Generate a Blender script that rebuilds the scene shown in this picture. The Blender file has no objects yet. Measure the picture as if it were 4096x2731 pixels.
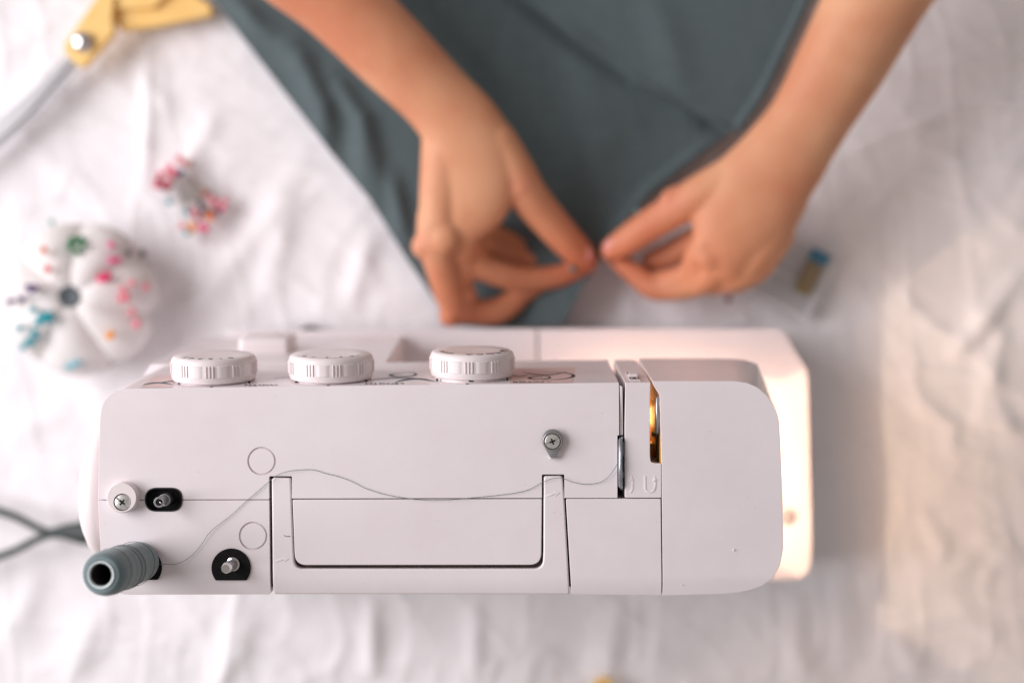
import bpy, bmesh, math, random
import numpy as np
from mathutils import Vector, Matrix, noise
rad = math.radians
random.seed(7)
scn = bpy.context.scene
COL = scn.collection

# ------------------------------------------------------------------ camera
CZ, FPX = 1.065, 5689.0            # camera height over the table, focal length in photo pixels
cd = bpy.data.cameras.new('camera'); cam = bpy.data.objects.new('camera', cd); COL.objects.link(cam)
cam.location = (0, 0, CZ); cam.rotation_euler = (0, 0, 0)
cd.lens = 50; cd.sensor_width = 36; cd.clip_start = .01; cd.clip_end = 20
cd.dof.use_dof = True; cd.dof.focus_distance = .768; cd.dof.aperture_fstop = 2.2
scn.camera = cam
# ------------------------------------------------------------------ light
w = bpy.data.worlds.new('World'); scn.world = w; w.use_nodes = True
bg = w.node_tree.nodes['Background']; bg.inputs[0].default_value = (1, .905, .855, 1); bg.inputs[1].default_value = .305
def area(name, loc, aim, sx, sy, power, col):
    l = bpy.data.lights.new(name, 'AREA'); l.shape = 'RECTANGLE'; l.size = sx; l.size_y = sy; l.energy = power; l.color = col
    o = bpy.data.objects.new(name, l); COL.objects.link(o); o.location = loc
    o.rotation_euler = (Vector(aim) - Vector(loc)).to_track_quat('-Z', 'Y').to_euler()
    return o
area('window_light', (-1.65, .30, 1.18), (0, 0, .1), 1.6, 1.3, 50, (1.0, .970, 1.0))
# the sewing machine's own lamp (lit in the photograph)
pl = bpy.data.lights.new('machine_lamp_light', 'POINT'); pl.energy = 1.1; pl.color = (1, .72, .47); pl.shadow_soft_size = .002
po = bpy.data.objects.new('machine_lamp_light', pl); COL.objects.link(po); po.location = (.092, -.10, .188)
pl2 = bpy.data.lights.new('slot_spill_fill', 'POINT'); pl2.energy = .018; pl2.color = (1, .62, .25); pl2.shadow_soft_size = .006  # extra light added inside the right slot, stands in for lamp spill
po2 = bpy.data.objects.new('slot_spill_fill', pl2); COL.objects.link(po2)
scn.view_settings.view_transform = 'Standard'; scn.view_settings.look = 'None'; scn.view_settings.exposure = 0.0

# ------------------------------------------------------------------ helpers
ZT = .295                          # top of the machine
def W(px, py, z=ZT):
    d = CZ - z
    return Vector(((px - 2048) * d / FPX, (1365.5 - py) * d / FPX, z))
def srgb(r, g, b):
    f = lambda c: ((c/255+.055)/1.055)**2.4 if c > 10 else c/255/12.92
    return (f(r), f(g), f(b), 1)
def mat(name, col, rough=.5, metal=0, spec=.5, bump=None, var=None, sss=None, trans=0, coat=0, alpha=1, emis=None, sheen=0):
    m = bpy.data.materials.new(name); m.use_nodes = True
    nt = m.node_tree; b = nt.nodes['Principled BSDF']
    b.inputs['Base Color'].default_value = col; b.inputs['Roughness'].default_value = rough
    b.inputs['Metallic'].default_value = metal; b.inputs['Specular IOR Level'].default_value = spec
    b.inputs['Transmission Weight'].default_value = trans; b.inputs['Coat Weight'].default_value = coat
    b.inputs['Alpha'].default_value = alpha; b.inputs['Sheen Weight'].default_value = sheen
    tc = nt.nodes.new('ShaderNodeTexCoord')
    if emis:
        b.inputs['Emission Color'].default_value = emis[0]; b.inputs['Emission Strength'].default_value = emis[1]
    if sss:
        b.inputs['Subsurface Weight'].default_value = sss[0]; b.inputs['Subsurface Radius'].default_value = sss[1]; b.inputs['Subsurface Scale'].default_value = sss[2]
    if var:                         # (scale, second colour, lo, hi)
        n = nt.nodes.new('ShaderNodeTexNoise'); n.inputs['Scale'].default_value = var[0]; n.inputs['Detail'].default_value = 6
        r = nt.nodes.new('ShaderNodeValToRGB'); r.color_ramp.elements[0].position = var[2]; r.color_ramp.elements[1].position = var[3]
        r.color_ramp.elements[0].color = var[1]; r.color_ramp.elements[1].color = col
        nt.links.new(tc.outputs['Object'], n.inputs['Vector']); nt.links.new(n.outputs['Fac'], r.inputs[0]); nt.links.new(r.outputs[0], b.inputs['Base Color'])
    if bump:                        # (scale, strength, distance)
        n = nt.nodes.new('ShaderNodeTexNoise'); n.inputs['Scale'].default_value = bump[0]; n.inputs['Detail'].default_value = 4
        bp = nt.nodes.new('ShaderNodeBump'); bp.inputs['Strength'].default_value = bump[1]; bp.inputs['Distance'].default_value = bump[2]
        nt.links.new(tc.outputs['Object'], n.inputs['Vector']); nt.links.new(n.outputs['Fac'], bp.inputs['Height']); nt.links.new(bp.outputs[0], b.inputs['Normal'])
    return m
def plastic():
    """white glossy plastic with dust specks and faint scuffs"""
    m = mat('white_plastic', (.84, .765, .79, 1), .26, spec=.5)
    nt = m.node_tree; b = nt.nodes['Principled BSDF']; tc = [n for n in nt.nodes if n.type == 'TEX_COORD'][0]
    L = nt.links.new
    def ramp(src, p0, p1, c0, c1):
        r = nt.nodes.new('ShaderNodeValToRGB'); r.color_ramp.elements[0].position = p0; r.color_ramp.elements[1].position = p1
        r.color_ramp.elements[0].color = c0; r.color_ramp.elements[1].color = c1; L(src, r.inputs[0]); return r.outputs[0]
    v = nt.nodes.new('ShaderNodeTexVoronoi'); v.inputs['Scale'].default_value = 170; L(tc.outputs['Object'], v.inputs['Vector'])
    n0 = nt.nodes.new('ShaderNodeTexNoise'); n0.inputs['Scale'].default_value = 34; L(tc.outputs['Object'], n0.inputs['Vector'])
    sp = ramp(v.outputs['Distance'], .035, .07, (1, 1, 1, 1), (0, 0, 0, 1))
    ma = ramp(n0.outputs['Fac'], .52, .66, (0, 0, 0, 1), (.55, .55, .55, 1))
    mu = nt.nodes.new('ShaderNodeMath'); mu.operation = 'MULTIPLY'; L(sp, mu.inputs[0]); L(ma, mu.inputs[1])
    n1 = nt.nodes.new('ShaderNodeTexNoise'); n1.inputs['Scale'].default_value = 14; n1.inputs['Detail'].default_value = 9; n1.inputs['Roughness'].default_value = .7
    L(tc.outputs['Object'], n1.inputs['Vector'])
    base = ramp(n1.outputs['Fac'], .36, .62, (.81, .735, .755, 1), (.85, .785, .81, 1))
    mx = nt.nodes.new('ShaderNodeMix'); mx.data_type = 'RGBA'; L(mu.outputs[0], mx.inputs['Factor']); L(base, mx.inputs['A']); mx.inputs['B'].default_value = (.36, .29, .27, 1)
    L(mx.outputs['Result'], b.inputs['Base Color'])
    n2 = nt.nodes.new('ShaderNodeTexNoise'); n2.inputs['Scale'].default_value = 260; n2.inputs['Detail'].default_value = 3; L(tc.outputs['Object'], n2.inputs['Vector'])
    bp = nt.nodes.new('ShaderNodeBump'); bp.inputs['Strength'].default_value = .05; bp.inputs['Distance'].default_value = .0004; L(n2.outputs['Fac'], bp.inputs['Height']); L(bp.outputs[0], b.inputs['Normal'])
    rr = nt.nodes.new('ShaderNodeMapRange'); rr.inputs['To Min'].default_value = .22; rr.inputs['To Max'].default_value = .38; L(n1.outputs['Fac'], rr.inputs['Value']); L(rr.outputs[0], b.inputs['Roughness'])
    return m
M = {}
M['white'] = plastic()
M['knob'] = mat('knob_plastic', (.82, .74, .745, 1), .35, bump=(300, .05, .0003))
M['dark'] = mat('dark_interior', (.035, .022, .02, 1), .7, var=(60, (.10, .055, .03, 1), .3, .6))
M['felt'] = mat('black_felt', (.012, .011, .012, 1), .95, bump=(1500, .6, .0004), spec=.1, var=(500, (.016, .015, .016, 1), .4, .6))
M['black'] = mat('black_plastic', (.010, .010, .011, 1), .45)
M['chrome'] = mat('bright_steel', (.72, .70, .70, 1), .16, metal=1, bump=(400, .08, .0003))
M['zinc'] = mat('zinc_steel', (.80, .79, .77, 1), .30, metal=.8, var=(500, (.58, .58, .56, 1), .3, .6))
M['pinsteel'] = mat('pin_steel', (.36, .32, .29, 1), .4, metal=.7)
M['steelgrey'] = mat('grey_metal', (.42, .42, .44, 1), .35, metal=.85)
M['lever'] = mat('lever_steel', (.48, .52, .55, 1), .3, metal=.9, var=(300, (.35, .39, .42, 1), .35, .6))
M['brass'] = mat('yellow_chromate_metal', (.85, .50, .10, 1), .5, metal=.7, var=(120, (.35, .16, .02, 1), .35, .6))
M['ink'] = mat('teal_ink', srgb(40, 78, 92), .5)
M['inkdark'] = mat('navy_ink', srgb(40, 35, 58), .5)
M['inkblack'] = mat('black_ink', (.02, .02, .02, 1), .5)
M['pinkprint'] = mat('pink_print', srgb(228, 200, 198), .35)
M['cord'] = mat('dark_cord', srgb(40, 50, 48), .55)
M['thread'] = mat('slate_thread', srgb(92, 112, 118), .8, sheen=.3)
M['core'] = mat('grey_core', srgb(215, 226, 226), .4)
M['boreshade'] = mat('core_bore_shade', srgb(50, 40, 45), .8)  # dark colour stands in for the shade deep in the bore
M['yellow'] = mat('yellow_plastic', srgb(244, 204, 128), .36, var=(50, srgb(240, 194, 116), .3, .6))
M['blade'] = mat('scissor_steel', (.50, .49, .51, 1), .34, metal=.6)
M['skin'] = mat('skin', srgb(223, 165, 128), .5, spec=.3, sss=(.12, (1.0, .35, .18), .003), var=(15, srgb(203, 131, 97), .30, .66), bump=(350, .12, .0006))
M['nail'] = mat('nail', srgb(226, 152, 146), .4, spec=.3)
M['clear'] = mat('clear_plastic', (.97, .97, .98, 1), .12, trans=.75)
M['rim'] = mat('frosted_rim', (.88, .87, .88, 1), .2, trans=.1)
M['vialblue'] = mat('blue_cap', srgb(70, 130, 160), .35)
M['vialbody'] = mat('smoky_vial', srgb(150, 132, 105), .3, bump=(200, .3, .001))
M['red'] = mat('dark_red', srgb(125, 35, 45), .35)
M['bulb'] = mat('lit_bulb', (1, .8, .6, 1), .4, emis=((1, .72, .42, 1), 6))

# winding material: fine turns round the spool axis
def winding():
    m = mat('wound_thread', srgb(88, 108, 112), .85, sheen=.4)
    nt = m.node_tree; b = nt.nodes['Principled BSDF']; tc = [n for n in nt.nodes if n.type == 'TEX_COORD'][0]; L = nt.links.new
    mp = nt.nodes.new('ShaderNodeMapping'); mp.inputs['Rotation'].default_value = (rad(7), rad(5), 0); L(tc.outputs['Object'], mp.inputs['Vector'])
    wv = nt.nodes.new('ShaderNodeTexWave'); wv.bands_direction = 'Z'; wv.inputs['Scale'].default_value = 420; wv.inputs['Distortion'].default_value = 1.6; wv.inputs['Detail'].default_value = 3
    L(mp.outputs[0], wv.inputs['Vector'])
    sep = nt.nodes.new('ShaderNodeMapping'); sep.inputs['Scale'].default_value = (25, 25, 1300); L(tc.outputs['Object'], sep.inputs['Vector'])
    n = nt.nodes.new('ShaderNodeTexNoise'); n.inputs['Scale'].default_value = 1; n.inputs['Detail'].default_value = 5; L(sep.outputs[0], n.inputs['Vector'])
    r = nt.nodes.new('ShaderNodeValToRGB'); r.color_ramp.elements[0].position = .34; r.color_ramp.elements[1].position = .62
    r.color_ramp.elements[0].color = srgb(88, 104, 108); r.color_ramp.elements[1].color = srgb(118, 136, 140); L(n.outputs['Fac'], r.inputs[0]); L(r.outputs[0], b.inputs['Base Color'])
    bp = nt.nodes.new('ShaderNodeBump'); bp.inputs['Strength'].default_value = .45; bp.inputs['Distance'].default_value = .0002
    ad = nt.nodes.new('ShaderNodeMath'); L(wv.outputs['Fac'], ad.inputs[0]); L(n.outputs['Fac'], ad.inputs[1]); L(ad.outputs[0], bp.inputs['Height']); L(bp.outputs[0], b.inputs['Normal'])
    return m
M['winding'] = winding()
def redden(m, pts):
    nt = m.node_tree; b = nt.nodes['Principled BSDF']; L = nt.links.new; tc = [n for n in nt.nodes if n.type == 'TEX_COORD'][0]
    src = b.inputs['Base Color'].links[0].from_socket
    for p, r0, r1, f0, c in pts:
        d = nt.nodes.new('ShaderNodeVectorMath'); d.operation = 'DISTANCE'; L(tc.outputs['Object'], d.inputs[0]); d.inputs[1].default_value = p
        mr = nt.nodes.new('ShaderNodeMapRange'); mr.inputs['From Min'].default_value = r0; mr.inputs['From Max'].default_value = r1; mr.inputs['To Min'].default_value = f0; mr.inputs['To Max'].default_value = 0
        L(d.outputs['Value'], mr.inputs['Value'])
        mx = nt.nodes.new('ShaderNodeMix'); mx.data_type = 'RGBA'; L(mr.outputs[0], mx.inputs['Factor']); L(src, mx.inputs['A']); mx.inputs['B'].default_value = c
        src = mx.outputs['Result']
    L(src, b.inputs['Base Color'])
# blood-flushed fingers and knuckles
redden(M['skin'], [(W(2350, 1090, .03), .01, .105, .85, srgb(196, 108, 76)), (W(2075, 745, .078), .004, .014, .35, srgb(214, 128, 104)), (W(1700, 985, .07), .004, .014, .35, srgb(214, 128, 104)),
                   (W(1850, 1250, .045), .004, .030, .4, srgb(205, 112, 80)), (W(2690, 805, .065), .004, .016, .4, srgb(214, 128, 104)), (W(2850, 1050, .06), .004, .03, .35, srgb(208, 120, 88))])
def weave(name, col, col2, scale, rough=.9, bumpd=.0004, sheen=.2):
    m = mat(name, col, rough, sheen=sheen, spec=.2)
    nt = m.node_tree; b = nt.nodes['Principled BSDF']; tc = [n for n in nt.nodes if n.type == 'TEX_COORD'][0]; L = nt.links.new
    outs = []
    for sc in ((scale, 40, 40), (40, scale, 40)):
        mp = nt.nodes.new('ShaderNodeMapping'); mp.inputs['Scale'].default_value = sc; L(tc.outputs['Object'], mp.inputs['Vector'])
        n = nt.nodes.new('ShaderNodeTexNoise'); n.inputs['Scale'].default_value = 1; n.inputs['Detail'].default_value = 3; L(mp.outputs[0], n.inputs['Vector']); outs.append(n.outputs['Fac'])
    ad = nt.nodes.new('ShaderNodeMath'); L(outs[0], ad.inputs[0]); L(outs[1], ad.inputs[1])
    hf = nt.nodes.new('ShaderNodeMath'); hf.operation = 'MULTIPLY'; hf.inputs[1].default_value = .5; L(ad.outputs[0], hf.inputs[0])
    r = nt.nodes.new('ShaderNodeValToRGB'); r.color_ramp.elements[0].position = .35; r.color_ramp.elements[1].position = .6
    r.color_ramp.elements[0].color = col2; r.color_ramp.elements[1].color = col; L(hf.outputs[0], r.inputs[0]); L(r.outputs[0], b.inputs['Base Color'])
    bp = nt.nodes.new('ShaderNodeBump'); bp.inputs['Strength'].default_value = .4; bp.inputs['Distance'].default_value = bumpd; L(hf.outputs[0], bp.inputs['Height']); L(bp.outputs[0], b.inputs['Normal'])
    return m
M['cloth'] = weave('white_cotton', (.88, .855, .875, 1), (.82, .79, .81, 1), 900)
M['fabric'] = weave('slate_cotton', srgb(90, 103, 106), srgb(76, 89, 92), 1200, sheen=.35)
M['cushion'] = weave('cream_cotton', (.80, .755, .75, 1), (.72, .68, .66, 1), 900)

def tag(o, label=None, cat=None, group=None, kind=None):
    if label: o['label'] = label
    if cat: o['category'] = cat
    if group: o['group'] = group
    if kind: o['kind'] = kind
    return o
def empty(name, loc=(0, 0, 0)):
    o = bpy.data.objects.new(name, None); o.empty_display_size = .02; o.location = loc; COL.objects.link(o); return o
def finish(me, smooth=35):
    me.polygons.foreach_set('use_smooth', [True]*len(me.polygons))
    if smooth < 180: me.set_sharp_from_angle(angle=rad(smooth))
def put(name, me, m, parent=None, matrix=None, wn=False, label=None):
    o = bpy.data.objects.new(name, me); COL.objects.link(o)
    for x in (m if isinstance(m, (list, tuple)) else [m]): me.materials.append(x)
    if matrix is not None: o.matrix_world = matrix
    if parent is not None:
        o.parent = parent
        pm = Matrix.Translation(parent.location) if parent.parent is None else None
        if pm is None: pm = world_of(parent)
        o.matrix_parent_inverse = pm.inverted()
    if wn:
        md = o.modifiers.new('wn', 'WEIGHTED_NORMAL'); md.keep_sharp = True; md.weight = 80
    if label: o['label'] = label
    return o
def world_of(o):
    m = o.matrix_basis.copy()
    if o.parent is not None: m = world_of(o.parent) @ o.matrix_parent_inverse @ m
    return m
def mesh_from(bm, name='mesh', smooth=35):
    bmesh.ops.recalc_face_normals(bm, faces=bm.faces[:])
    me = bpy.data.meshes.new(name); bm.to_mesh(me); bm.free(); finish(me, smooth); return me
def pydata(v, f, smooth=35, name='mesh'):
    me = bpy.data.meshes.new(name); me.from_pydata(v, [], f); me.update()
    bm = bmesh.new(); bm.from_mesh(me); bmesh.ops.recalc_face_normals(bm, faces=bm.faces[:]); bm.to_mesh(me); bm.free()
    finish(me, smooth); return me
def roundpoly(pts, seg=6):
    """pts: (px, py[, r]) corners in photo pixels -> list with rounded corners"""
    out = []; n = len(pts)
    for i, p in enumerate(pts):
        r = p[2] if len(p) > 2 else 0
        c = Vector(p[:2])
        if r <= 0: out.append(c); continue
        a = Vector(pts[i-1][:2]) - c; b = Vector(pts[(i+1) % n][:2]) - c
        la, lb = a.length, b.length; a.normalize(); b.normalize()
        ang = a.angle(b); t = min(r/math.tan(ang/2), la*.49, lb*.49)
        p0 = c + a*t; p1 = c + b*t
        for k in range(seg+1):
            s = k/seg
            out.append(p0*(1-s)**2 + c*2*s*(1-s) + p1*s*s)
    return out
def slab_bm(pts, zt, zb, bev=.0008, seg=3, zref=None, cuts=(), fn=None, world=False):
    bm = bmesh.new()
    zref = zt if zref is None else zref
    P = [Vector((p[0], p[1], zt)) for p in pts] if world else [Vector((*W(p[0], p[1], zref)[:2], zt)) for p in pts]
    top = [bm.verts.new(p) for p in P]; bot = [bm.verts.new((p.x, p.y, zb)) for p in P]
    n = len(P); f = bm.faces.new(top); bm.faces.new(bot[::-1])
    for i in range(n): bm.faces.new((top[i], bot[i], bot[(i+1) % n], top[(i+1) % n]))
    bmesh.ops.recalc_face_normals(bm, faces=bm.faces[:])
    if bev: bmesh.ops.bevel(bm, geom=list(f.edges), offset=bev, segments=seg, profile=.5, affect='EDGES', clamp_overlap=True)
    for y in cuts:
        bmesh.ops.bisect_plane(bm, geom=bm.verts[:]+bm.edges[:]+bm.faces[:], plane_co=(0, y, 0), plane_no=(0, 1, 0))
    if fn:
        for v in bm.verts: v.co = Vector(fn(v.co))
    return bm
def evaluated(o):
    dg = bpy.context.evaluated_depsgraph_get(); dg.update()
    return bpy.data.meshes.new_from_object(o.evaluated_get(dg))
def boolcut(me, cutters):
    """me minus each cutter mesh"""
    o = bpy.data.objects.new('tmp', me); COL.objects.link(o); tmp = []
    for c in cutters:
        co = bpy.data.objects.new('tmpc', c); COL.objects.link(co); tmp.append(co)
        md = o.modifiers.new('b', 'BOOLEAN'); md.operation = 'DIFFERENCE'; md.solver = 'EXACT'; md.object = co
    r = evaluated(o)
    for t in tmp+[o]: bpy.data.objects.remove(t)
    r.materials.clear(); finish(r, 30)
    return r
def circle(px, py, r, n=40, a0=0, a1=360):
    full = abs(a1-a0) >= 360
    return [(px+r*math.cos(rad(a0+(a1-a0)*k/(n if full else n-1))), py+r*math.sin(rad(a0+(a1-a0)*k/(n if full else n-1)))) for k in range(n)]
def ringcut(px, py, ro, ri, zt, zb):
    c1 = circle(px, py, ro, 48); c2 = circle(px, py, ri, 48); v = []; f = []
    for z in (zt, zb):
        for c in (c1, c2):
            for p in c: q = W(*p, ZT); v.append((q.x, q.y, z))
    n = 48
    for i in range(n):
        j = (i+1) % n
        f += [(i, j, n+j, n+i), (2*n+i, 3*n+i, 3*n+j, 2*n+j), (i, 2*n+i, 2*n+j, j), (n+i, n+j, 3*n+j, 3*n+i)]
    return pydata(v, f)
def lathe(profile, seg=48, closed=True):
    """profile list of (r, z) -> mesh around local Z; ends on axis become caps"""
    v = []; f = []; n = len(profile)
    for r, z in profile:
        for k in range(seg):
            a = 2*math.pi*k/seg; v.append((r*math.cos(a), r*math.sin(a), z))
    for i in range(n-1):
        for k in range(seg):
            l = (k+1) % seg; f.append((i*seg+k, i*seg+l, (i+1)*seg+l, (i+1)*seg+k))
    if closed:
        f.append(tuple(range(seg))[::-1]); f.append(tuple((n-1)*seg+k for k in range(seg)))
    else:
        for k in range(seg):
            l = (k+1) % seg; f.append(((n-1)*seg+k, (n-1)*seg+l, l, k))
    return v, f
def join(*vf):
    V = []; Fc = []
    for v, f in vf:
        o = len(V); V += [tuple(p) for p in v]; Fc += [tuple(i+o for i in q) for q in f]
    return V, Fc
def xf(vf, m):
    return [tuple(m @ Vector(p)) for p in vf[0]], vf[1]
def boxvf(x0, x1, y0, y1, z0, z1):
    v = [(x, y, z) for x in (x0, x1) for y in (y0, y1) for z in (z0, z1)]
    return v, [(0, 1, 3, 2), (4, 6, 7, 5), (0, 4, 5, 1), (2, 3, 7, 6), (0, 2, 6, 4), (1, 5, 7, 3)]
def catmull(P, n):
    out = []; P = [np.array(p, float) for p in P]
    Q = [2*P[0]-P[1]] + P + [2*P[-1]-P[-2]]
    for i in range(1, len(Q)-2):
        for k in range(n):
            t = k/n; a, b, c, d = Q[i-1], Q[i], Q[i+1], Q[i+2]
            out.append(.5*((2*b)+(-a+c)*t+(2*a-5*b+4*c-d)*t*t+(-a+3*b-3*c+d)*t**3))
    out.append(P[-1]); return out
def tube(P, seg=12, caps='round', up=(0, 0, 1)):
    """P: list of (x,y,z,hw,ht); elliptical tube with closed ends"""
    P = [np.array(p, float) for p in P]; n = len(P); rings = []
    up = Vector(up)
    T = []
    for i in range(n):
        a = P[max(i-1, 0)][:3]; b = P[min(i+1, n-1)][:3]; T.append(Vector(b-a).normalized())
    side = None; fr = []
    for i in range(n):
        s = T[i].cross(up)
        if s.length < .15: s = side if side is not None else T[i].orthogonal()
        s = (s - T[i]*s.dot(T[i])).normalized()
        if side is not None and s.dot(side) < 0: s = -s
        side = s; fr.append((s, s.cross(T[i]).normalized()))
    def ring(c, s, u, hw, ht): return [tuple(c + s*hw*math.cos(2*math.pi*k/seg) + u*ht*math.sin(2*math.pi*k/seg)) for k in range(seg)]
    R = []
    if caps == 'round':
        for q in (80, 55, 28): R.append(ring(Vector(P[0][:3])-T[0]*P[0][3]*math.sin(rad(q)), *fr[0], P[0][3]*math.cos(rad(q)), P[0][4]*math.cos(rad(q))))
    for i in range(n): R.append(ring(Vector(P[i][:3]), *fr[i], P[i][3], P[i][4]))
    if caps == 'round':
        for q in (28, 55, 80): R.append(ring(Vector(P[-1][:3])+T[-1]*P[-1][3]*math.sin(rad(q)), *fr[-1], P[-1][3]*math.cos(rad(q)), P[-1][4]*math.cos(rad(q))))
    v = [p for r in R for p in r]; f = []
    for i in range(len(R)-1):
        for k in range(seg):
            l = (k+1) % seg; f.append((i*seg+k, i*seg+l, (i+1)*seg+l, (i+1)*seg+k))
    f.append(tuple(range(seg))[::-1]); f.append(tuple((len(R)-1)*seg+k for k in range(seg)))
    return v, f
def pipe(pts, r, seg=8, n=6, caps='round'):
    c = catmull([tuple(p) for p in pts], n) if n > 1 else [np.array(p) for p in pts]
    return tube([(*q[:3], r, r) for q in c], seg, caps)
def sphere(c, r, seg=16, rings=10, sz=1):
    v = []; f = []
    prof = [(r*math.sin(math.pi*i/rings) or 1e-6, r*sz*math.cos(math.pi*i/rings)) for i in range(rings+1)]
    prof[0] = (r*.02, r*sz); prof[-1] = (r*.02, -r*sz)
    vf = lathe(prof, seg)
    return [(p[0]+c[0], p[1]+c[1], p[2]+c[2]) for p in vf[0]], vf[1]

# numpy value noise
def vnoise(x, y, seed=0):
    xi = np.floor(x).astype(int); yi = np.floor(y).astype(int); xf_ = x-xi; yf = y-yi
    def h(a, b):
        n = (a*374761393 + b*668265263 + seed*1442695041) & 0xffffffff
        n = ((n ^ (n >> 13))*1274126177) & 0xffffffff
        return ((n ^ (n >> 16)) & 0xffff)/65535.0
    u = xf_*xf_*xf_*(xf_*(xf_*6-15)+10); v = yf*yf*yf*(yf*(yf*6-15)+10)
    return (h(xi, yi)*(1-u)+h(xi+1, yi)*u)*(1-v)+(h(xi, yi+1)*(1-u)+h(xi+1, yi+1)*u)*v
def fbm(x, y, o=4, seed=0):
    s = 0; a = .5
    for k in range(o): s = s + a*vnoise(x*2**k, y*2**k, seed+k*17); a *= .5
    return s
def ridged(x, y, seed=0):
    return (1-np.abs(2*vnoise(x, y, seed)-1))**3
def segdist(X, Y, a, b):
    ax, ay = a; bx, by = b; dx, dy = bx-ax, by-ay; t = np.clip(((X-ax)*dx+(Y-ay)*dy)/(dx*dx+dy*dy), 0, 1)
    return np.hypot(X-(ax+t*dx), Y-(ay+t*dy)), t

# ------------------------------------------------------------------ table and tablecloth
tb = put('table', pydata(*boxvf(-1.3, 1.3, -.95, .95, -.05, -.012)), mat('pale_wood', (.55, .42, .3, 1), .5, var=(20, (.42, .3, .2, 1), .3, .7)))
tag(tb, kind='structure')
def cloth_height(X, Y):
    """wrinkled cotton, metres"""
    wx = X + .05*(fbm(X*6, Y*6, 3, 3)-.5); wy = Y + .05*(fbm(X*6, Y*6, 3, 9)-.5)
    z = .006*(fbm(wx*5, wy*5, 3, 1)-.5)
    def rot(a): c, s = math.cos(rad(a)), math.sin(rad(a)); return wx*c+wy*s, -wx*s+wy*c
    # long soft folds, direction changes from left to right
    u, v = rot(52); z += .0034*ridged(u*5.5, v*10, 21)*np.clip(.35-X*1.2, .15, .8)
    u, v = rot(-40); z += .0034*ridged(u*7, v*12, 33)*np.clip(.3+X*1.2, .12, .6)
    u, v = rot(86); z += .0045*ridged(u*4.2, v*12, 41)*np.clip((-Y-.06)*6, .12, 1)*np.clip(.9-X*2.4, .2, 1)
    u, v = rot(12); z += .0035*ridged(u*8, v*30, 55)*np.clip(.1+X*3, 0, 1)*np.clip(.3+Y*4, .2, 1)
    z += .0034*(fbm(wx*24, wy*24, 5, 77)-.5)
    z += .0011*ridged(wx*26+wy*8, wy*19-wx*9, 91)*vnoise(X*9, Y*9, 5) + .0008*ridged(wx*16-wy*12, wy*44+wx*6, 97)
    fine = vnoise(X*7+3, Y*7, 15)
    z += .0016*ridged(wx*30+wy*34, wy*11-wx*10, 121)**2*fine + .0014*ridged(wx*12-wy*7, wy*38+wx*9, 131)**2*(1-fine) + .0012*ridged(wx*42+wy*6, wy*14, 141)**2
    for pts, wd, am in CREASES:
        add = np.zeros_like(X); ns = len(pts)-1
        for i, (a, b) in enumerate(zip(pts[:-1], pts[1:])):
            d, t = segdist(X, Y, W(*a, 0)[:2], W(*b, 0)[:2]); s = wd*CZ/FPX
            add = np.maximum(add, am*.62*np.sin(np.pi*np.clip((i+t)/ns, .0, 1))**.7*np.exp(-(d/s)**2))
        z = z+add
    return z
CREASES = [([(578, 120), (590, 430), (575, 780)], 30, .006), ([(640, 200), (650, 560)], 40, .003),
           ([(1250, 560), (1050, 900), (820, 1180), (650, 1330)], 55, .006), ([(880, 420), (700, 760)], 45, .005),
           ([(200, 300), (60, 560)], 60, .006), ([(0, 420), (330, 240)], 70, .006), ([(0, 1750), (300, 1620)], 60, .005),
           ([(1500, 900), (1380, 1260)], 45, .006), ([(1180, 760), (1050, 1250)], 50, .005),
           ([(3860, 1180), (4000, 1350), (3960, 1560), (4100, 1800)], 50, .007), ([(4096, 1080), (3900, 1330), (3790, 1420)], 45, .007),
           ([(3600, 1560), (3800, 1700), (3830, 1850)], 40, .005), ([(3880, 1640), (4090, 1720)], 40, .006),
           ([(3550, 2480), (3700, 2731)], 50, .006), ([(3680, 2040), (3800, 2240)], 36, .005), ([(3890, 2120), (4100, 2260)], 40, .006),
           ([(3180, 2350), (3190, 2731)], 50, .005), ([(3350, 2250), (3380, 2700)], 50, .004),
           ([(1480, 2380), (1490, 2731)], 40, .009), ([(1900, 2380), (1900, 2731)], 40, .006), ([(1010, 2420), (900, 2731)], 60, .006),
           ([(420, 2420), (250, 2731)], 60, .007), ([(2480, 2380), (2420, 2731)], 60, .007), ([(150, 2250), (30, 2600)], 60, .006),
           ([(3000, 1250), (2950, 1310)], 30, .004), ([(2450, 1230), (2230, 1330)], 40, .006)]
gx = np.linspace(-.80, .80, 640); gy = np.linspace(-.60, .60, 480); GX, GY = np.meshgrid(gx, gy)
GZ = cloth_height(GX, GY); GZ = GZ - .004
def hz(x, y): return float(cloth_height(np.array([[x]]), np.array([[y]]))[0, 0]) - .004
V = np.stack([GX, GY, GZ], -1).reshape(-1, 3)
ny, nx = GX.shape; idx = np.arange(nx*ny).reshape(ny, nx)
Fq = np.stack([idx[:-1, :-1], idx[:-1, 1:], idx[1:, 1:], idx[1:, :-1]], -1).reshape(-1, 4)
me = bpy.data.meshes.new('tablecloth'); me.from_pydata(V.tolist(), [], Fq.tolist()); finish(me, 180)
cl = put('tablecloth', me, M['cloth'])
tag(cl, 'rumpled white cotton cloth spread under the sewing machine', 'tablecloth')

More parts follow.
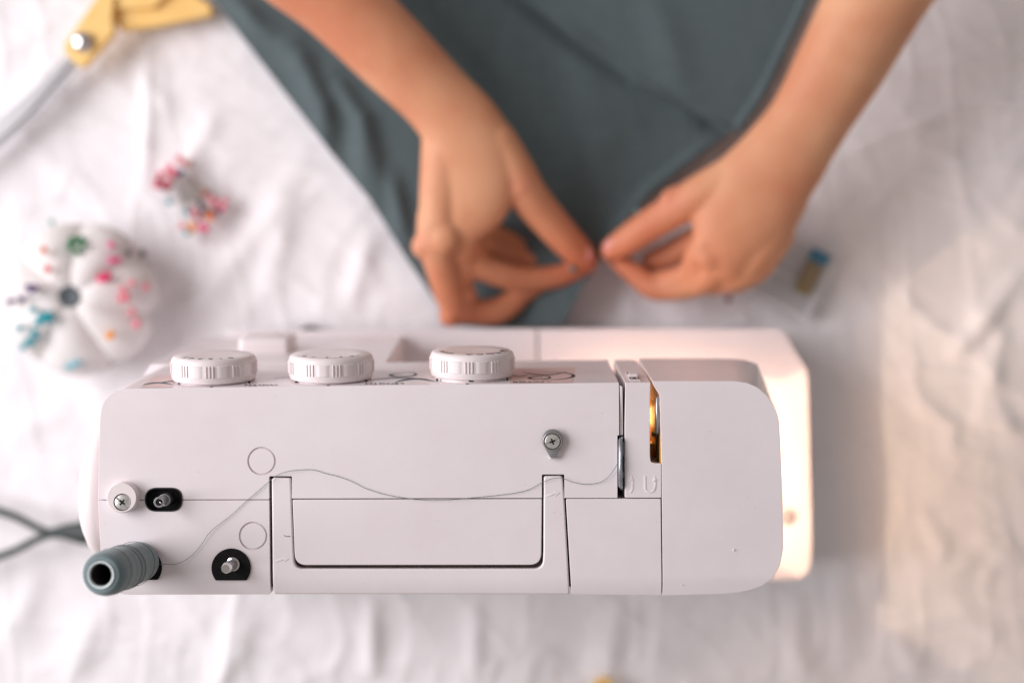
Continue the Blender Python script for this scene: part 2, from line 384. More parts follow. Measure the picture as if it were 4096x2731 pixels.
# ------------------------------------------------------------------ sewing machine
SM = empty('sewing_machine', (0, -.08, 0))
tag(SM, 'white sewing machine seen from above, with three dials and a folded carry handle', 'sewing machine')
YC = W(0, 1690)[1]; YB = W(0, 2300)[1]; YE = W(0, 2385)[1]; SL = .124
def yfront(x):                      # the front top edge runs slightly askew
    pxx = x*FPX/(CZ-ZT)+2048
    return W(0, 1553 + (pxx-505)*(1528-1553)/(2620-505))[1]
def shape_fn(flare=0, xr=.1, yth=1600, left=0):
    Yth = W(0, yth)[1]
    def fn(c):
        x, y, z = c; dz = max(ZT-.002-z, 0)
        nz = z
        if z > ZT-.01:
            if y > YC: nz -= (y-YC)*.085
            if y < YB: t = (YB-y)/(YB-YE); nz -= .0028*t*t
            if flare and x > .115 and y < YB+.02:
                q = max(0, (x-.115)/.03)*max(0, (YB+.02-y)/.03); nz -= .0022*min(q, 1.6)**1.5
        if dz > .0001:
            if y > Yth: y += SL*dz*min(1, (y-Yth)/.006)
            if flare and x > xr: x += flare*dz*min(1, (x-xr)/.03)
            if left and x < -.2: x -= left*dz
        return (x, y, nz)
    return fn
CUTS = [YC] + [YB + (YE-YB)*k for k in (0, .2, .4, .6, .8, .93)]
ARMZ = .203
g = 2
A = roundpoly([(402, 1553+2, 120), (2477, 1530, 5), (2477, 1741), (2470, 1741, 2), (2470, 1991, 4), (2258, 1991, 2), (2258, 1897, 5), (2168, 1897, 5), (2168, 1991, 2),
               (1168, 1993, 2), (1168, 1904, 5), (1077, 1904, 5), (1077, 1996.5, 3), (392, 1997.5, 2)], 10)
bmA = slab_bm(A, ZT, ARMZ, .0009, cuts=[YC], fn=shape_fn())
meA = mesh_from(bmA)
oval = lambda z1, z0, gx_=0: mesh_from(slab_bm(roundpoly([(582-gx_, 1951-gx_, 46+gx_), (728+gx_, 1951-gx_, 46+gx_), (728+gx_, 2043+gx_, 46+gx_), (582-gx_, 2043+gx_, 46+gx_)], 8), z1, z0, 0, zref=ZT))
meA = boolcut(meA, [ringcut(1046, 1843, 57, 50, .30, .2938), oval(.31, .283)])
put('front_cover', meA, M['white'], SM, wn=True)
B = roundpoly([(392, 2000.5, 2), (1077, 1999.5, 3), (1081, 2379, 12), (440, 2381, 100), (404, 2230, 10)], 8)
meB = mesh_from(slab_bm(B, ZT, ARMZ, .0009, cuts=CUTS[1:], fn=shape_fn()))
meB = boolcut(meB, [ringcut(1012, 2142, 57, 50, .30, .2938), oval(.31, .283)])
put('rear_cover', meB, M['white'], SM, wn=True)
E = roundpoly([(2264, 1994, 8), (2643, 1994, 3), (2647.5, 2385, 6), (2287, 2380, 14)], 6)
put('rear_cover', mesh_from(slab_bm(E, ZT, ARMZ, .0009, cuts=CUTS[1:], fn=shape_fn())), M['white'], SM, wn=True, label='rear cover to the right of the carry handle')
H = roundpoly([(1086, 1909, 14), (1163, 1911, 10), (1174, 2200), (1178, 2274, 46), (2171, 2274, 46), (2174, 2200), (2175, 1903, 10), (2250, 1903, 14), (2258, 2004), (2279, 2380, 10), (1091, 2379, 10)], 8)
hnd = put('carry_handle', mesh_from(slab_bm(H, ZT, .272, .0013, cuts=CUTS[1:], fn=shape_fn())), M['white'], SM, wn=True)
D = roundpoly([(1170, 1997, 5), (2168, 1994.5, 5), (2165, 2258, 48), (1180, 2259, 48)], 8)
put('handle_recess', mesh_from(slab_bm(D, ZT-.0004, .27, .001)), M['white'], SM, wn=True)
Fp = roundpoly([(2503, 1530, 4), (2604, 1530, 3), (2601, 1580), (2600, 1820), (2603, 1846, 8), (2616, 1852), (2645, 1853, 3), (2645.5, 1990, 4), (2500, 1990, 4), (2499, 1700)], 6)
mid = put('take_up_cover', mesh_from(slab_bm(Fp, ZT, ARMZ, .0009, cuts=[YC], fn=shape_fn())), M['white'], SM, wn=True)
G = roundpoly([(2613, 1524, 2), (2938, 1524), (2990, 1531), (3033, 1549), (3070, 1583), (3099, 1630), (3112, 1660), (3117, 1690), (3125, 1857), (3132, 2033), (3134, 2194), (3121, 2262), (3092, 2312), (3050, 2345),
               (3000, 2363), (2950, 2372), (2887, 2378), (2652, 2385, 4), (2648, 1999), (2647, 1860), (2642, 1681), (2640, 1582), (2613, 1537, 6)], 4)
put('face_cover', mesh_from(slab_bm(G, ZT, ARMZ, .0013, 4, cuts=CUTS, fn=shape_fn(flare=.17))), M['white'], SM, wn=True)
# lip beside the left thread slot
Lp = roundpoly([(2479.5, 1540, 2), (2490, 1546, 3), (2492, 1739, 2), (2480, 1739)], 3)
put('slot_lip', mesh_from(slab_bm(Lp, ZT-.0016, .22, .0006)), M['white'], SM, wn=True)
# dark inside that shows in the joints, with clearance round the slot
K1 = [(420, 1640), (520, 1575), (2470, 1560), (2470, 1740), (2462, 2010), (2640, 2010), (2640, 2350), (480, 2350), (425, 2200)]
put('inner_chassis', mesh_from(slab_bm(K1, .2905, .215, 0, zref=ZT)), M['dark'], SM)
meK = put('inner_chassis', mesh_from(slab_bm([(2655, 1560), (2920, 1560), (3060, 1700), (3080, 2200), (2900, 2340), (2655, 2340)], .285, .215, 0, zref=ZT)), M['dark'], SM)
meK = put('inner_chassis', mesh_from(slab_bm([(2506, 1560), (2590, 1560), (2590, 1875), (2638, 1875), (2638, 1984), (2506, 1984)], .285, .215, 0, zref=ZT)), M['dark'], SM)
put('slot_floor', pydata(*boxvf(W(2455, 0)[0], W(2512, 0)[0], W(0, 2000)[1], W(0, 1545)[1], .262, .266)), M['black'], SM)
# warm metal chamber under the right slot
x0, x1 = W(2590, 0)[0]-.0005, W(2652, 0)[0]+.001
ya, yb = W(0, 1862)[1], W(0, 1545)[1]
ch = join(boxvf(x0-.0005, x0, ya, yb, .21, .2925), boxvf(x1-.0025, x1, ya, yb, .21, .2925), boxvf(x0, x1, ya-.001, ya, .21, .2925), boxvf(x0, x1, ya, yb, .209, .211),
          boxvf(x0, x0+.0018, W(0, 1740)[1], W(0, 1690)[1], .25, .282), boxvf(x0, x0+.0022, W(0, 1820)[1], W(0, 1765)[1], .24, .278),
          boxvf(x0, x1-.003, W(0, 1800)[1], W(0, 1790)[1], .22, .262))
put('lever_chamber', pydata(*ch), M['brass'], SM)
po2.location = ((x0+x1)/2+.0005, (ya+yb)/2+.002, .228)
# take-up lever in the right slot
lv = join(tube([(*W(2628, 1594, .291), .0011, .0016), (*W(2628, 1640, .2925), .00115, .002), (*W(2629, 1725, .291), .0011, .0018), (*W(2629, 1734, .288), .0009, .0015)], 10))
put('take_up_lever', pydata(*lv, smooth=50), M['steelgrey'], SM)
lv2 = join(tube([(*W(2630, 1738, .284), .0009, .0015), (*W(2631, 1790, .283), .0010, .0015), (*W(2632, 1842, .286), .0010, .0015)], 10), boxvf(*sorted((W(2624, 0)[0], W(2636, 0)[0])), *sorted((W(0, 1752)[1], W(0, 1736)[1])), .27, .288))
put('lever_link', pydata(*lv2, smooth=50), M['inkblack'], SM)
# silver tension guide in the left slot
gd = tube([(*W(2486, 1748, .290), .0010, .0016), (*W(2482, 1760, .2955), .0011, .002), (*W(2481, 1860, .2965), .00115, .002), (*W(2482, 1940, .2955), .0012, .002), (*W(2485, 1950, .290), .0011, .0018)], 12)
put('thread_guide', pydata(*gd, smooth=60), M['lever'], SM)
put('thread_guide', pydata(*join(boxvf(W(2488, 0)[0], W(2500, 0)[0], W(0, 1825)[1], W(0, 1770)[1], .27, .2885), boxvf(W(2486, 0)[0], W(2499, 0)[0], W(0, 1915)[1], W(0, 1890)[1], .27, .288))), M['steelgrey'], SM, label='small grey tension discs deep in the slot')
# embossed arrows
def emboss(px_polys, z=ZT+.0002, dz=-.002, bev=.00015):
    parts = []
    out_bm = bmesh.new()
    for p in px_polys:
        b = slab_bm(p, z, z+dz, bev, 2, zref=ZT); tmp = bpy.data.meshes.new('t'); b.to_mesh(tmp); b.free(); out_bm.from_mesh(tmp); bpy.data.meshes.remove(tmp)
    return mesh_from(out_bm)
def stroke(pts, wd):
    L, R = [], []
    for i, p in enumerate(pts):
        a = Vector(pts[max(i-1, 0)]); b = Vector(pts[min(i+1, len(pts)-1)]); t = (b-a).normalized(); n = Vector((-t.y, t.x))*wd/2
        L.append(tuple(Vector(p)+n)); R.append(tuple(Vector(p)-n))
    return L+R[::-1]
def arrowhead(tip, d, s):
    d = Vector(d).normalized(); n = Vector((-d.y, d.x)); t = Vector(tip)
    return [tuple(t), tuple(t-d*s+n*s*.42), tuple(t-d*s-n*s*.42)]
put('arrow_mark', emboss([stroke([(2521, 1970), (2530, 1955), (2531, 1924)], 9), arrowhead((2527, 1900), (.0, -1), 24)]), M['white'], mid)
u = [(2580, 1902), (2580, 1935)] + [(2600-20*math.cos(rad(a)), 1948+20*math.sin(rad(a))) for a in range(10, 180, 20)] + [(2621, 1935), (2621, 1922)]
put('arrow_mark', emboss([stroke(u, 9), arrowhead((2619, 1901), (0, -1), 25)]), M['white'], mid, label='U-shaped raised arrow')
put('arrow_mark', emboss([stroke([(2184, 1984), (2222, 1973)], 8), arrowhead((2242, 1969), (1, -.25), 24)]), M['white'], hnd)
put('arrow_mark', emboss([stroke([(1100, 2243), (1136, 2236)], 8), arrowhead((1158, 2234), (1, -.15), 22)]), M['white'], hnd)

# column, base and bed under the arm
colpts = [(402, 1568), (430, 1550), (1480, 1541), (1490, 1560), (1490, 2370), (470, 2376), (404, 2230), (398, 2000)]
colm = mesh_from(slab_bm(colpts, ARMZ, .069, 0, zref=ZT, fn=shape_fn()))
put('column', colm, M['white'], SM, wn=True)
ZB = .07
bedL = roundpoly([(905, 1322, 40), (2146, 1314, 6), (2150, 2290, 6), (760, 2290, 60)], 6)
bd = put('bed', mesh_from(slab_bm(bedL, ZB, .006, .003, zref=ZB)), M['white'], SM, wn=True)
bedR = roundpoly([(2153, 1314, 6), (3128, 1314, 30), (3232, 1490, 60), (3247, 2150, 30), (3243, 2318, 130), (2157, 2318, 6)], 6)
ax = put('accessory_box', mesh_from(slab_bm(bedR, ZB, .006, .003, zref=ZB)), M['white'], SM, wn=True)
put('bed_core', mesh_from(slab_bm([(1500, 1345), (3050, 1345), (3050, 2260), (1500, 2260)], ZB-.004, .01, 0, zref=ZB)), M['dark'], SM)
put('release_catch', pydata(*xf(lathe([(.006, 0), (.006, .0012), (.004, .002), (.0004, .002)], 20), Matrix.Translation(W(3150, 2065, ZB-.0003)))), mat('catch_grey', (.35, .32, .34, 1), .4), ax)
for x, y in ((-.15, .0), (.17, -.02), (.17, -.13), (-.15, -.14)):
    put('rubber_foot', pydata(*xf(lathe([(.011, 0), (.012, .012)], 16), Matrix.Translation((x, y, -.006)))), M['black'], SM)
# lamp under the head
put('lamp_bulb', pydata(*sphere((.092, -.10, .2035), .006, 14, 10, 1.2), smooth=90), M['bulb'], SM)
put('lamp_holder', pydata(*xf(lathe([(.008, 0), (.008, .012)], 18), Matrix.Translation((.092, -.10, .2085)))), M['steelgrey'], SM)
hw_o = [(.034, -.0215), (.122, -.0215), (.140, -.025), (.152, -.033), (.160, -.045), (.1605, -.050)]
hw_i = [(.157, -.051), (.150, -.0495), (.140, -.0475), (.034, -.0470)]
hm = bmesh.new(); tmp_ = []
for pts_, z0_ in ((hw_o+hw_i, .108), ([(.0363, -.1325), (.130, -.1325), (.130, -.1300), (.0363, -.1300)], .104), ([(.1302, -.1325), (.1425, -.1325), (.1425, -.1300), (.1302, -.1300)], .128), ([(.0335, -.1325), (.0362, -.1325), (.0362, -.0475), (.0335, -.0475)], .106)):
    b_m = slab_bm(pts_, .2025, z0_, 0, world=True); t_m = bpy.data.meshes.new('t'); b_m.to_mesh(t_m); b_m.free(); hm.from_mesh(t_m); bpy.data.meshes.remove(t_m)
put('lamp_light_baffle', mesh_from(hm), M['white'], SM)  # unseen walls under the head, added and shaped to block lamp light
# needle bar and presser bar
nb = join(pipe([(.070, -.075, .21), (.070, -.075, .105)], .003, 12, 1), pipe([(.070, -.087, .21), (.070, -.087, .085)], .0035, 12, 1), boxvf(.064, .076, -.088, -.06, .0725, .0765), boxvf(.0685, .0715, -.09, -.084, .075, .09))
put('presser_foot', pydata(*nb), M['chrome'], SM)

# front prints -------------------------------------------------------------
NRM = Vector((0, math.cos(math.atan(SL)), math.sin(math.atan(SL)))); UPV = Vector((0, -NRM.z, NRM.y))
def FP(px, d, off=.00012):
    x = (px-2048)*(CZ-ZT+d)/FPX
    return Vector((x, yfront(x)+SL*max(d-.002, 0), ZT-d)) + NRM*off
def face_matrix(p, rotz=0):
    m = Matrix(((-1, UPV.x, NRM.x, p.x), (0, UPV.y, NRM.y, p.y), (0, UPV.z, NRM.z, p.z), (0, 0, 0, 1)))
    return m @ Matrix.Rotation(rotz, 4, 'Z')
def textvf(s, size, matrix=Matrix()):
    c = bpy.data.curves.new('t', 'FONT'); c.body = s; c.size = size; c.align_x = 'CENTER'; c.align_y = 'CENTER'; c.extrude = .00004; c.resolution_u = 3
    o = bpy.data.objects.new('t', c); COL.objects.link(o); m = evaluated(o); bpy.data.objects.remove(o)
    vf = ([tuple(matrix @ v.co) for v in m.vertices], [tuple(p.vertices) for p in m.polygons]); bpy.data.meshes.remove(m); return vf
def facepoly(pts, off=.00012):      # pts (px, depth)
    v = [tuple(FP(a, b, off)) for a, b in pts]; return v, [tuple(range(len(v)))]
def facestroke(pts, wfun, off=.00014):
    v = []; f = []; n = len(pts)
    for i, p in enumerate(pts):
        a = Vector(pts[max(i-1, 0)]); b = Vector(pts[min(i+1, n-1)]); t = (b-a); t = Vector((t.x/7000, t.y)); t.normalize(); nn = Vector((-t.y*7000, t.x)); w_ = wfun(i/(n-1))/2
        q = Vector(p); v += [tuple(FP(q.x+nn.x*w_, q.y+nn.y*w_, off)), tuple(FP(q.x-nn.x*w_, q.y-nn.y*w_, off))]
    for i in range(n-1): f.append((2*i, 2*i+1, 2*i+3, 2*i+2))
    return v, f
fc = [o for o in COL.objects if o.name == 'front_cover'][0]
for pp in ([(2040, .003), (2290, .003), (2300, .06), (2040, .06)], [(560, .003), (690, .003), (700, .05), (620, .05)]):
    put('pink_patch', pydata(*facepoly(pp, .00006)), M['pinkprint'], fc)
for word, wx_ in (('SELECTOR', 2143), ('LENGTH', 1538), ('WIDTH', 1046)):
    put('dial_name', pydata(*textvf(word, .0056, face_matrix(FP(wx_, .0075)))), M['inkdark'], fc, label='the printed word '+word)
def spiral(cx, cd_, r0, r1, turns, a0, n=50, sx=1.0):
    return [(cx+7000*sx*(r0+(r1-r0)*k/n)*math.cos(a0+turns*2*math.pi*k/n), cd_+(r0+(r1-r0)*k/n)*math.sin(a0+turns*2*math.pi*k/n)) for k in range(n+1)]
thick = lambda a, b: (lambda t: a+(b-a)*math.sin(math.pi*t))
sw = (facestroke(spiral(2150, .022, .0022, .0085, 1.3, 0), thick(.0004, .0020)), facestroke(spiral(2195, .027, .012, .016, .6, -2.0), thick(.0004, .0020)),
          facestroke([(2090+k*5, .044-.012*math.sin(k/36*math.pi)) for k in range(37)], thick(.0005, .0026)),
          facestroke([(2050+k*3, .034-.006*math.sin(k/20*math.pi)) for k in range(21)], thick(.0004, .0016)))
for q_ in sw: put('swirl_print', pydata(*q_), M['inkdark'], fc)
sw2 = (facestroke([(1580+k*4.2, .012+.012*math.sin(k/38*math.pi)) for k in range(39)], thick(.0005, .004)), facestroke([(1480+k*6, .022+.006*math.sin(k/38*math.pi)) for k in range(39)], thick(.0004, .002)),
           facestroke(spiral(1600, .040, .003, .011, 1.1, 1), thick(.0004, .002)), facestroke([(570+k*3.2, .012+.008*math.sin(k/38*math.pi)) for k in range(39)], thick(.0005, .0045)),
           facestroke([(640+k*2.2, .02+.010*(k/38)) for k in range(39)], thick(.0005, .003)), facestroke([(700+k*5.5, .03+.008*math.sin(k/20)) for k in range(60)], thick(.0004, .0014)),
           facestroke([(1090+k*3.5, .030+.005*math.sin(k/9)) for k in range(60)], thick(.0004, .0012)))
for q_ in sw2: put('swirl_print', pydata(*q_), M['ink'], fc)
put('model_print', pydata(*join(facestroke([(1110+k*10, .186+.002*math.sin(k*.9)) for k in range(34)], thick(.002, .005)))), mat('pale_blue_ink', srgb(130, 150, 185), .5), fc)

# dials ---------------------------------------------------------------------
def dial(px, kind, r=.0236, label=None, boss=False, turn=0):
    zc = ZT-.0275; d = ZT-zc
    p = FP(px, d, 0)
    e = empty('dial', p); e.matrix_world = face_matrix(p); e.parent = SM; e.matrix_parent_inverse = Matrix.Translation(SM.location).inverted(); e['label'] = label
    b0 = .0013 if boss else .0005
    prof = [(r*.90, b0), (r*.965, b0+.0006), (r*.99, b0+.0022), (r, b0+.0045), (r, b0+.0095), (r*.985, b0+.0118), (r*.955, b0+.0131), (r*.90, b0+.0139), (r*.60, b0+.0137), (r*.35, b0+.0134), (r*.02, b0+.0133)]
    parts = [lathe(prof, 96)]
    # grips: raised pads between groups of thin ribs
    n = 10
    for k in range(n):
        a = 2*math.pi*k/n + turn
        for da, wd, h in ((0, .0068, .00035), (.235, .0007, .00055), (.314, .0007, .00055), (.393, .0007, .00055)):
            m = Matrix.Rotation(a+da, 4, 'Z')
            z0, z1 = b0+.0036, b0+.0108
            hw = wd/2; e1 = min(.0003, hw*.4)
            pts = []
            if wd > .002:
                rows = 7; v = []; f = []
                for j in range(rows):
                    yy = -hw + wd*j/(rows-1); rr = math.sqrt(r*r-yy*yy)
                    inset = .00045 if j in (0, rows-1) else 0
                    hh = 0 if j in (0, rows-1) else h
                    v += [(rr-.0006, yy, z0), (rr+hh, yy, z0+.0005), (rr+hh, yy, z1-.0005), (rr-.0006, yy, z1)]
                for j in range(rows-1):
                    for q in range(3): f.append((j*4+q, j*4+q+1, (j+1)*4+q+1, (j+1)*4+q))
                parts.append(xf((v, f), m))
            else:
                v = [(r-.0006, -hw, z0), (r-.0006, hw, z0), (r+h, hw*.45, z0+.0006), (r+h, -hw*.45, z0+.0006), (r-.0006, -hw, z1), (r-.0006, hw, z1), (r+h, hw*.45, z1-.0006), (r+h, -hw*.45, z1-.0006)]
                parts.append(xf((v, [(0, 3, 2, 1), (4, 5, 6, 7), (0, 4, 7, 3), (3, 7, 6, 2), (2, 6, 5, 1)]), m))
    kb = put('knob', pydata(*join(*parts), smooth=40), M['knob'], e, matrix=face_matrix(p))
    zf = b0+.0140
    def ring_mark(a): return Matrix.Translation((-math.sin(rad(a))*r*.75, math.cos(rad(a))*r*.75, zf)) @ Matrix.Rotation(rad(a), 4, 'Z')
    marks = []
    if kind == 'letters':
        for ch_, a in (('A', -4), ('C', 15), ('D', 34), ('E', 52), ('F', 70), ('G', 88)): marks.append(textvf(ch_, .0064, ring_mark(a)))
        for a in (-40, -52, -64, -76): marks += [xf(boxvf(-.0013, .0013, -.0011, -.0007, 0, .0001), ring_mark(a)), xf(boxvf(-.0013, .0013, .0005, .0009, 0, .0001), ring_mark(a)), xf(boxvf(-.0009, -.0004, -.0009, .0008, 0, .0001), ring_mark(a))]
    elif kind == 'numbers':
        for ch_, a in zip('543210', (-48, -30, -12, 6, 24, 42)): marks.append(textvf(ch_, .0060, ring_mark(a)))
    else:
        arc = [(-math.sin(rad(a))*r*.83, math.cos(rad(a))*r*.83) for a in range(-62, 63, 4)]
        v = []; f = []
        for q in arc: n_ = Vector(q).normalized(); v += [(q[0]+n_.x*.0002, q[1]+n_.y*.0002, zf), (q[0]-n_.x*.0002, q[1]-n_.y*.0002, zf)]
        for i in range(len(arc)-1): f.append((2*i, 2*i+1, 2*i+3, 2*i+2))
        marks.append((v, f))
        for ch_, a in zip('01234', (-50, -26, 0, 26, 50)): marks.append(textvf(ch_, .0042, Matrix.Translation((-math.sin(rad(a))*r*.72, math.cos(rad(a))*r*.72, zf)) @ Matrix.Rotation(rad(a), 4, 'Z')))
    put('dial_marks', pydata(*join(*marks)), M['inkdark'] if kind == 'letters' else M['ink'], e, matrix=face_matrix(p))
    bp = [lathe([(r*.87, -.004), (r*.87, b0), (r*.85, b0+.001)], 64)]
    put('dial_boss', pydata(*join(*bp)), M['knob'], e, matrix=face_matrix(p))
    put('pointer_dot', pydata(*xf(lathe([(.0010, 0), (.0010, .00016)], 16), face_matrix(FP(px-12 if not boss else px-20, .0032, 0)))), M['inkblack'], e)
    if boss:
        put('pointer_notch', pydata(*xf(boxvf(-.0013, .0013, r*.80, r*.875, .0005, .0036), face_matrix(p))), M['inkblack'], e)
    for s in (-1, 1):
        put('stop_lug', pydata(*xf(boxvf(-.0006, .0006, 0, .0012, 0, .0012), face_matrix(FP(px+s*140, .016, 0)))), M['black'], e)
    return e
dial(858, 'numbers', label='stitch width dial, leftmost of the three', turn=.1)
dial(1325, 'arc', label='stitch length dial, the middle one', turn=.25)
dial(1889, 'letters', r=.0236, label='pattern selector dial lettered A C D E', boss=True, turn=-.05)

# reverse lever low on the column
q = FP(1068, .150, 0)
rl = join(boxvf(-.0165, .0165, -.009, .009, 0, .010))
bm = slab_bm([(x*1.0, y*1.0) for x, y in [(a.x, a.y) for a in roundpoly([(-.0165, -.022, .004), (.0165, -.022, .004), (.0165, .0125, .004), (-.0165, .0125, .004)], 5)]], .010, -.003, .003, world=True)
put('reverse_lever', mesh_from(bm), M['knob'], SM, matrix=face_matrix(q))
# little slider on the take-up cover front
sp = FP(2531, .022, 0)
put('feed_slider', pydata(*xf(join(boxvf(-.0028, .0028, -.016, .016, .0, .0006), boxvf(-.0022, .0022, -.004, .004, 0, .0022)), face_matrix(sp))), M['knob'], mid)
put('slider_icon', pydata(*xf(join(*[j for y in (-.010, .009) for j in (boxvf(-.0026, .0026, y-.003, y-.0025, .0006, .0008), boxvf(-.0026, .0026, y+.0025, y+.003, .0006, .0008), boxvf(-.0026, -.0021, y-.003, y+.003, .0006, .0008), boxvf(.0021, .0026, y-.003, y+.003, .0006, .0008), boxvf(-.0009, .0009, y-.0012, y+.0012, .0006, .0008))]), face_matrix(sp))), M['inkblack'], mid)

# hand wheel -----------------------------------------------------------------
hw = lathe([(.030, 0), (.035, .001), (.0372, .004), (.0368, .008), (.034, .0118), (.028, .0150), (.018, .0172), (.0005, .018)], 64)
m = Matrix.Translation((-.2300, -.0885, .234)) @ Matrix.Rotation(rad(-90), 4, 'Y')
put('hand_wheel', pydata(*xf(hw, m), smooth=60), M['knob'], SM)

# bobbin winder: stop with screw, spindle in the oval slot --------------------
def screw_head(r, slot_ang, single=False):
    n = 40
    me_ = pydata(*lathe([(r*.9, -.003), (r, -.001), (r, .0004), (r*.93, .0009), (r*.5, .0013), (r*.03, .0014)], n), smooth=60)
    def cut(a, l, wd, z0):
        return pydata(*xf(boxvf(-l, l, -wd, wd, z0, .003), Matrix.Rotation(rad(a), 4, 'Z')))
    cs = [cut(slot_ang, r*.42, r*.11, -.0008), cut(slot_ang+90, r*.42, r*.11, -.0008), cut(slot_ang, r*1.3, r*.13, .0006)]
    return boolcut(me_, cs)
cp = W(487, 1990, ZT+.006)
ws = empty('winder_stop', cp); ws.parent = SM; ws.matrix_parent_inverse = Matrix.Translation(SM.location).inverted()
collar = lathe([(.0083, -.0072), (.0083, -.0008), (.0079, 0), (.0077, .0002), (.0005, .0002)], 56)
put('collar', boolcut(pydata(*xf(collar, Matrix.Translation(cp)), smooth=40), [pydata(*xf(lathe([(.0047, -.0016), (.0047, .003)], 40), Matrix.Translation(W(489, 2008, ZT+.006))))]), M['knob'], ws)
put('screw_well', pydata(*xf(lathe([(.0046, -.0018), (.0046, -.0014)], 32), Matrix.Translation(W(489, 2008, ZT+.006)))), M['black'], ws)
sc = screw_head(.0043, -38); put('screw', sc, M['zinc'], ws, matrix=Matrix.Translation(W(489, 2008, ZT+.006)+Vector((0, 0, -.0010))))
# felt pads, pins
def pad(px, py, label, parent=SM):
    pts = circle(px, py, 78, 60, 141, 399)
    return put('felt_pad', mesh_from(slab_bm(pts, ZT+.0010, ZT-.001, .0002, 1, zref=ZT)), M['felt'], parent, label=label)
pad(570, 2268, 'black felt pad under the thread spool'); pad(925, 2270, 'bare black felt pad around the empty spool pin')
put('spindle_slot', mesh_from(slab_bm(roundpoly([(583, 1952, 44), (727, 1952, 44), (727, 2042, 44), (583, 2042, 44)], 8), .2915, .2908, 0, zref=ZT)), M['felt'], SM)
rim = slab_bm(roundpoly([(580, 1949, 47), (730, 1949, 47), (730, 2045, 47), (580, 2045, 47)], 8), ZT+.0006, ZT-.006, .0003, 2, zref=ZT)
rmesh = boolcut(mesh_from(rim), [oval(.31, .27, -3)])
put('slot_rim', rmesh, M['black'], SM)
b_, t_ = W(678, 1990, .288), W(636, 2008, .309)
ax_ = (t_-b_); Lh = ax_.length
R = ax_.to_track_quat('Z', 'Y').to_matrix().to_4x4(); R.translation = b_
sp_ = join(lathe([(.0033, -.004), (.0033, .0105), (.0028, .0110), (.0029, Lh-.0003), (.0026, Lh), (.0019, Lh), (.0019, Lh-.008), (.0003, Lh-.008)], 36))
put('bobbin_spindle', pydata(*xf(sp_, R), smooth=40), M['steelgrey'], SM)
put('spindle_bore', pydata(*xf(lathe([(.00185, Lh-.0004), (.0002, Lh-.0004)], 24), R)), M['black'], SM)
put('spindle_spring', pydata(*pipe([W(638, 1998, .3075), W(640, 2008, .3098), W(650, 2016, .3098), W(658, 2020, .308), W(655, 2014, .306)], .00028, 8, 5), smooth=80), M['chrome'], SM)
def pin(px0, py0, px1, py1, h, name='spool_pin', spring=True, r=.0026):
    b0, t0 = W(px0, py0, ZT+.0008), W(px1, py1, ZT+h); a = t0-b0; L_ = a.length
    R_ = a.to_track_quat('Z', 'Y').to_matrix().to_4x4(); R_.translation = b0
    p_ = put(name, pydata(*xf(lathe([(r, -.002), (r, L_-.0006), (r*.85, L_), (.0002, L_)], 32), R_), smooth=40), M['chrome'], SM)
    put('pin_socket', pydata(*xf(lathe([(r*1.45, -.001), (r*1.45, .0012), (r*1.2, .0016), (r*.9, .0010)], 32), R_), smooth=40), M['chrome'], p_)
    if spring:
        pts = [(r*1.08*math.cos(k*.55), r*1.08*math.sin(k*.55), .002+.0075*k/55) for k in range(56)]
        put('spring', pydata(*xf(pipe(pts, .00022, 6, 1), R_), smooth=80), M['steelgrey'], p_)
    return p_
pin(934, 2254, 901, 2274, .0135)
# thread guide with screw on top
gp = W(2210, 1765)
tg = [(2210+43*math.cos(rad(a)), 1758+43*math.sin(rad(a))) for a in range(150, 391, 8)] + [(2228, 1822), (2226, 1828), (2200, 1828), (2197, 1822)]
gmesh = mesh_from(slab_bm(tg, ZT+.0032, ZT+.0022, .0003, 2, zref=ZT+.0022))
tp = put('top_thread_guide', gmesh, M['steelgrey'], SM)
put('guide_lip', mesh_from(slab_bm([(2200, 1822), (2226, 1822), (2226, 1834), (2200, 1834)], ZT+.0026, ZT-.001, .0003, 2, zref=ZT+.0022)), M['zinc'], tp)
put('guide_post', pydata(*xf(lathe([(.0044, -.001), (.0044, .0024)], 40), Matrix.Translation(gp))), M['inkblack'], tp)
put('washer', pydata(*xf(lathe([(.0051, .0030), (.0052, .0036), (.0050, .0040), (.0045, .0040), (.0045, .003)], 40, False), Matrix.Translation(W(2209, 1763)+Vector((0, 0, 0)))), smooth=60), M['chrome'], tp)
put('screw_well', pydata(*xf(lathe([(.0045, .0028), (.0045, .0034)], 40), Matrix.Translation(W(2209, 1763)))), M['black'], tp)
put('screw', screw_head(.0041, 22), M['zinc'], tp, matrix=Matrix.Translation(W(2209, 1763)+Vector((0, 0, .0038))))
# moulding nibs and a hairline on the handle, little stuck flecks
put('dust_fleck', pydata(*sphere(W(2935, 2199, ZT+.0002), .0006, 8, 6, .4)), M['knob'], SM); put('dust_fleck', pydata(*sphere(W(2728, 2338, ZT-.0004), .00035, 8, 6, .4)), M['knob'], SM)
put('stray_hair', pydata(*pipe([W(1136, 2140, ZT+.0002), W(1145, 2144, ZT+.0004), W(1160, 2143, ZT+.0002)], .00014, 6, 5)), mat('hair_brown', srgb(120, 100, 80), .6), SM)

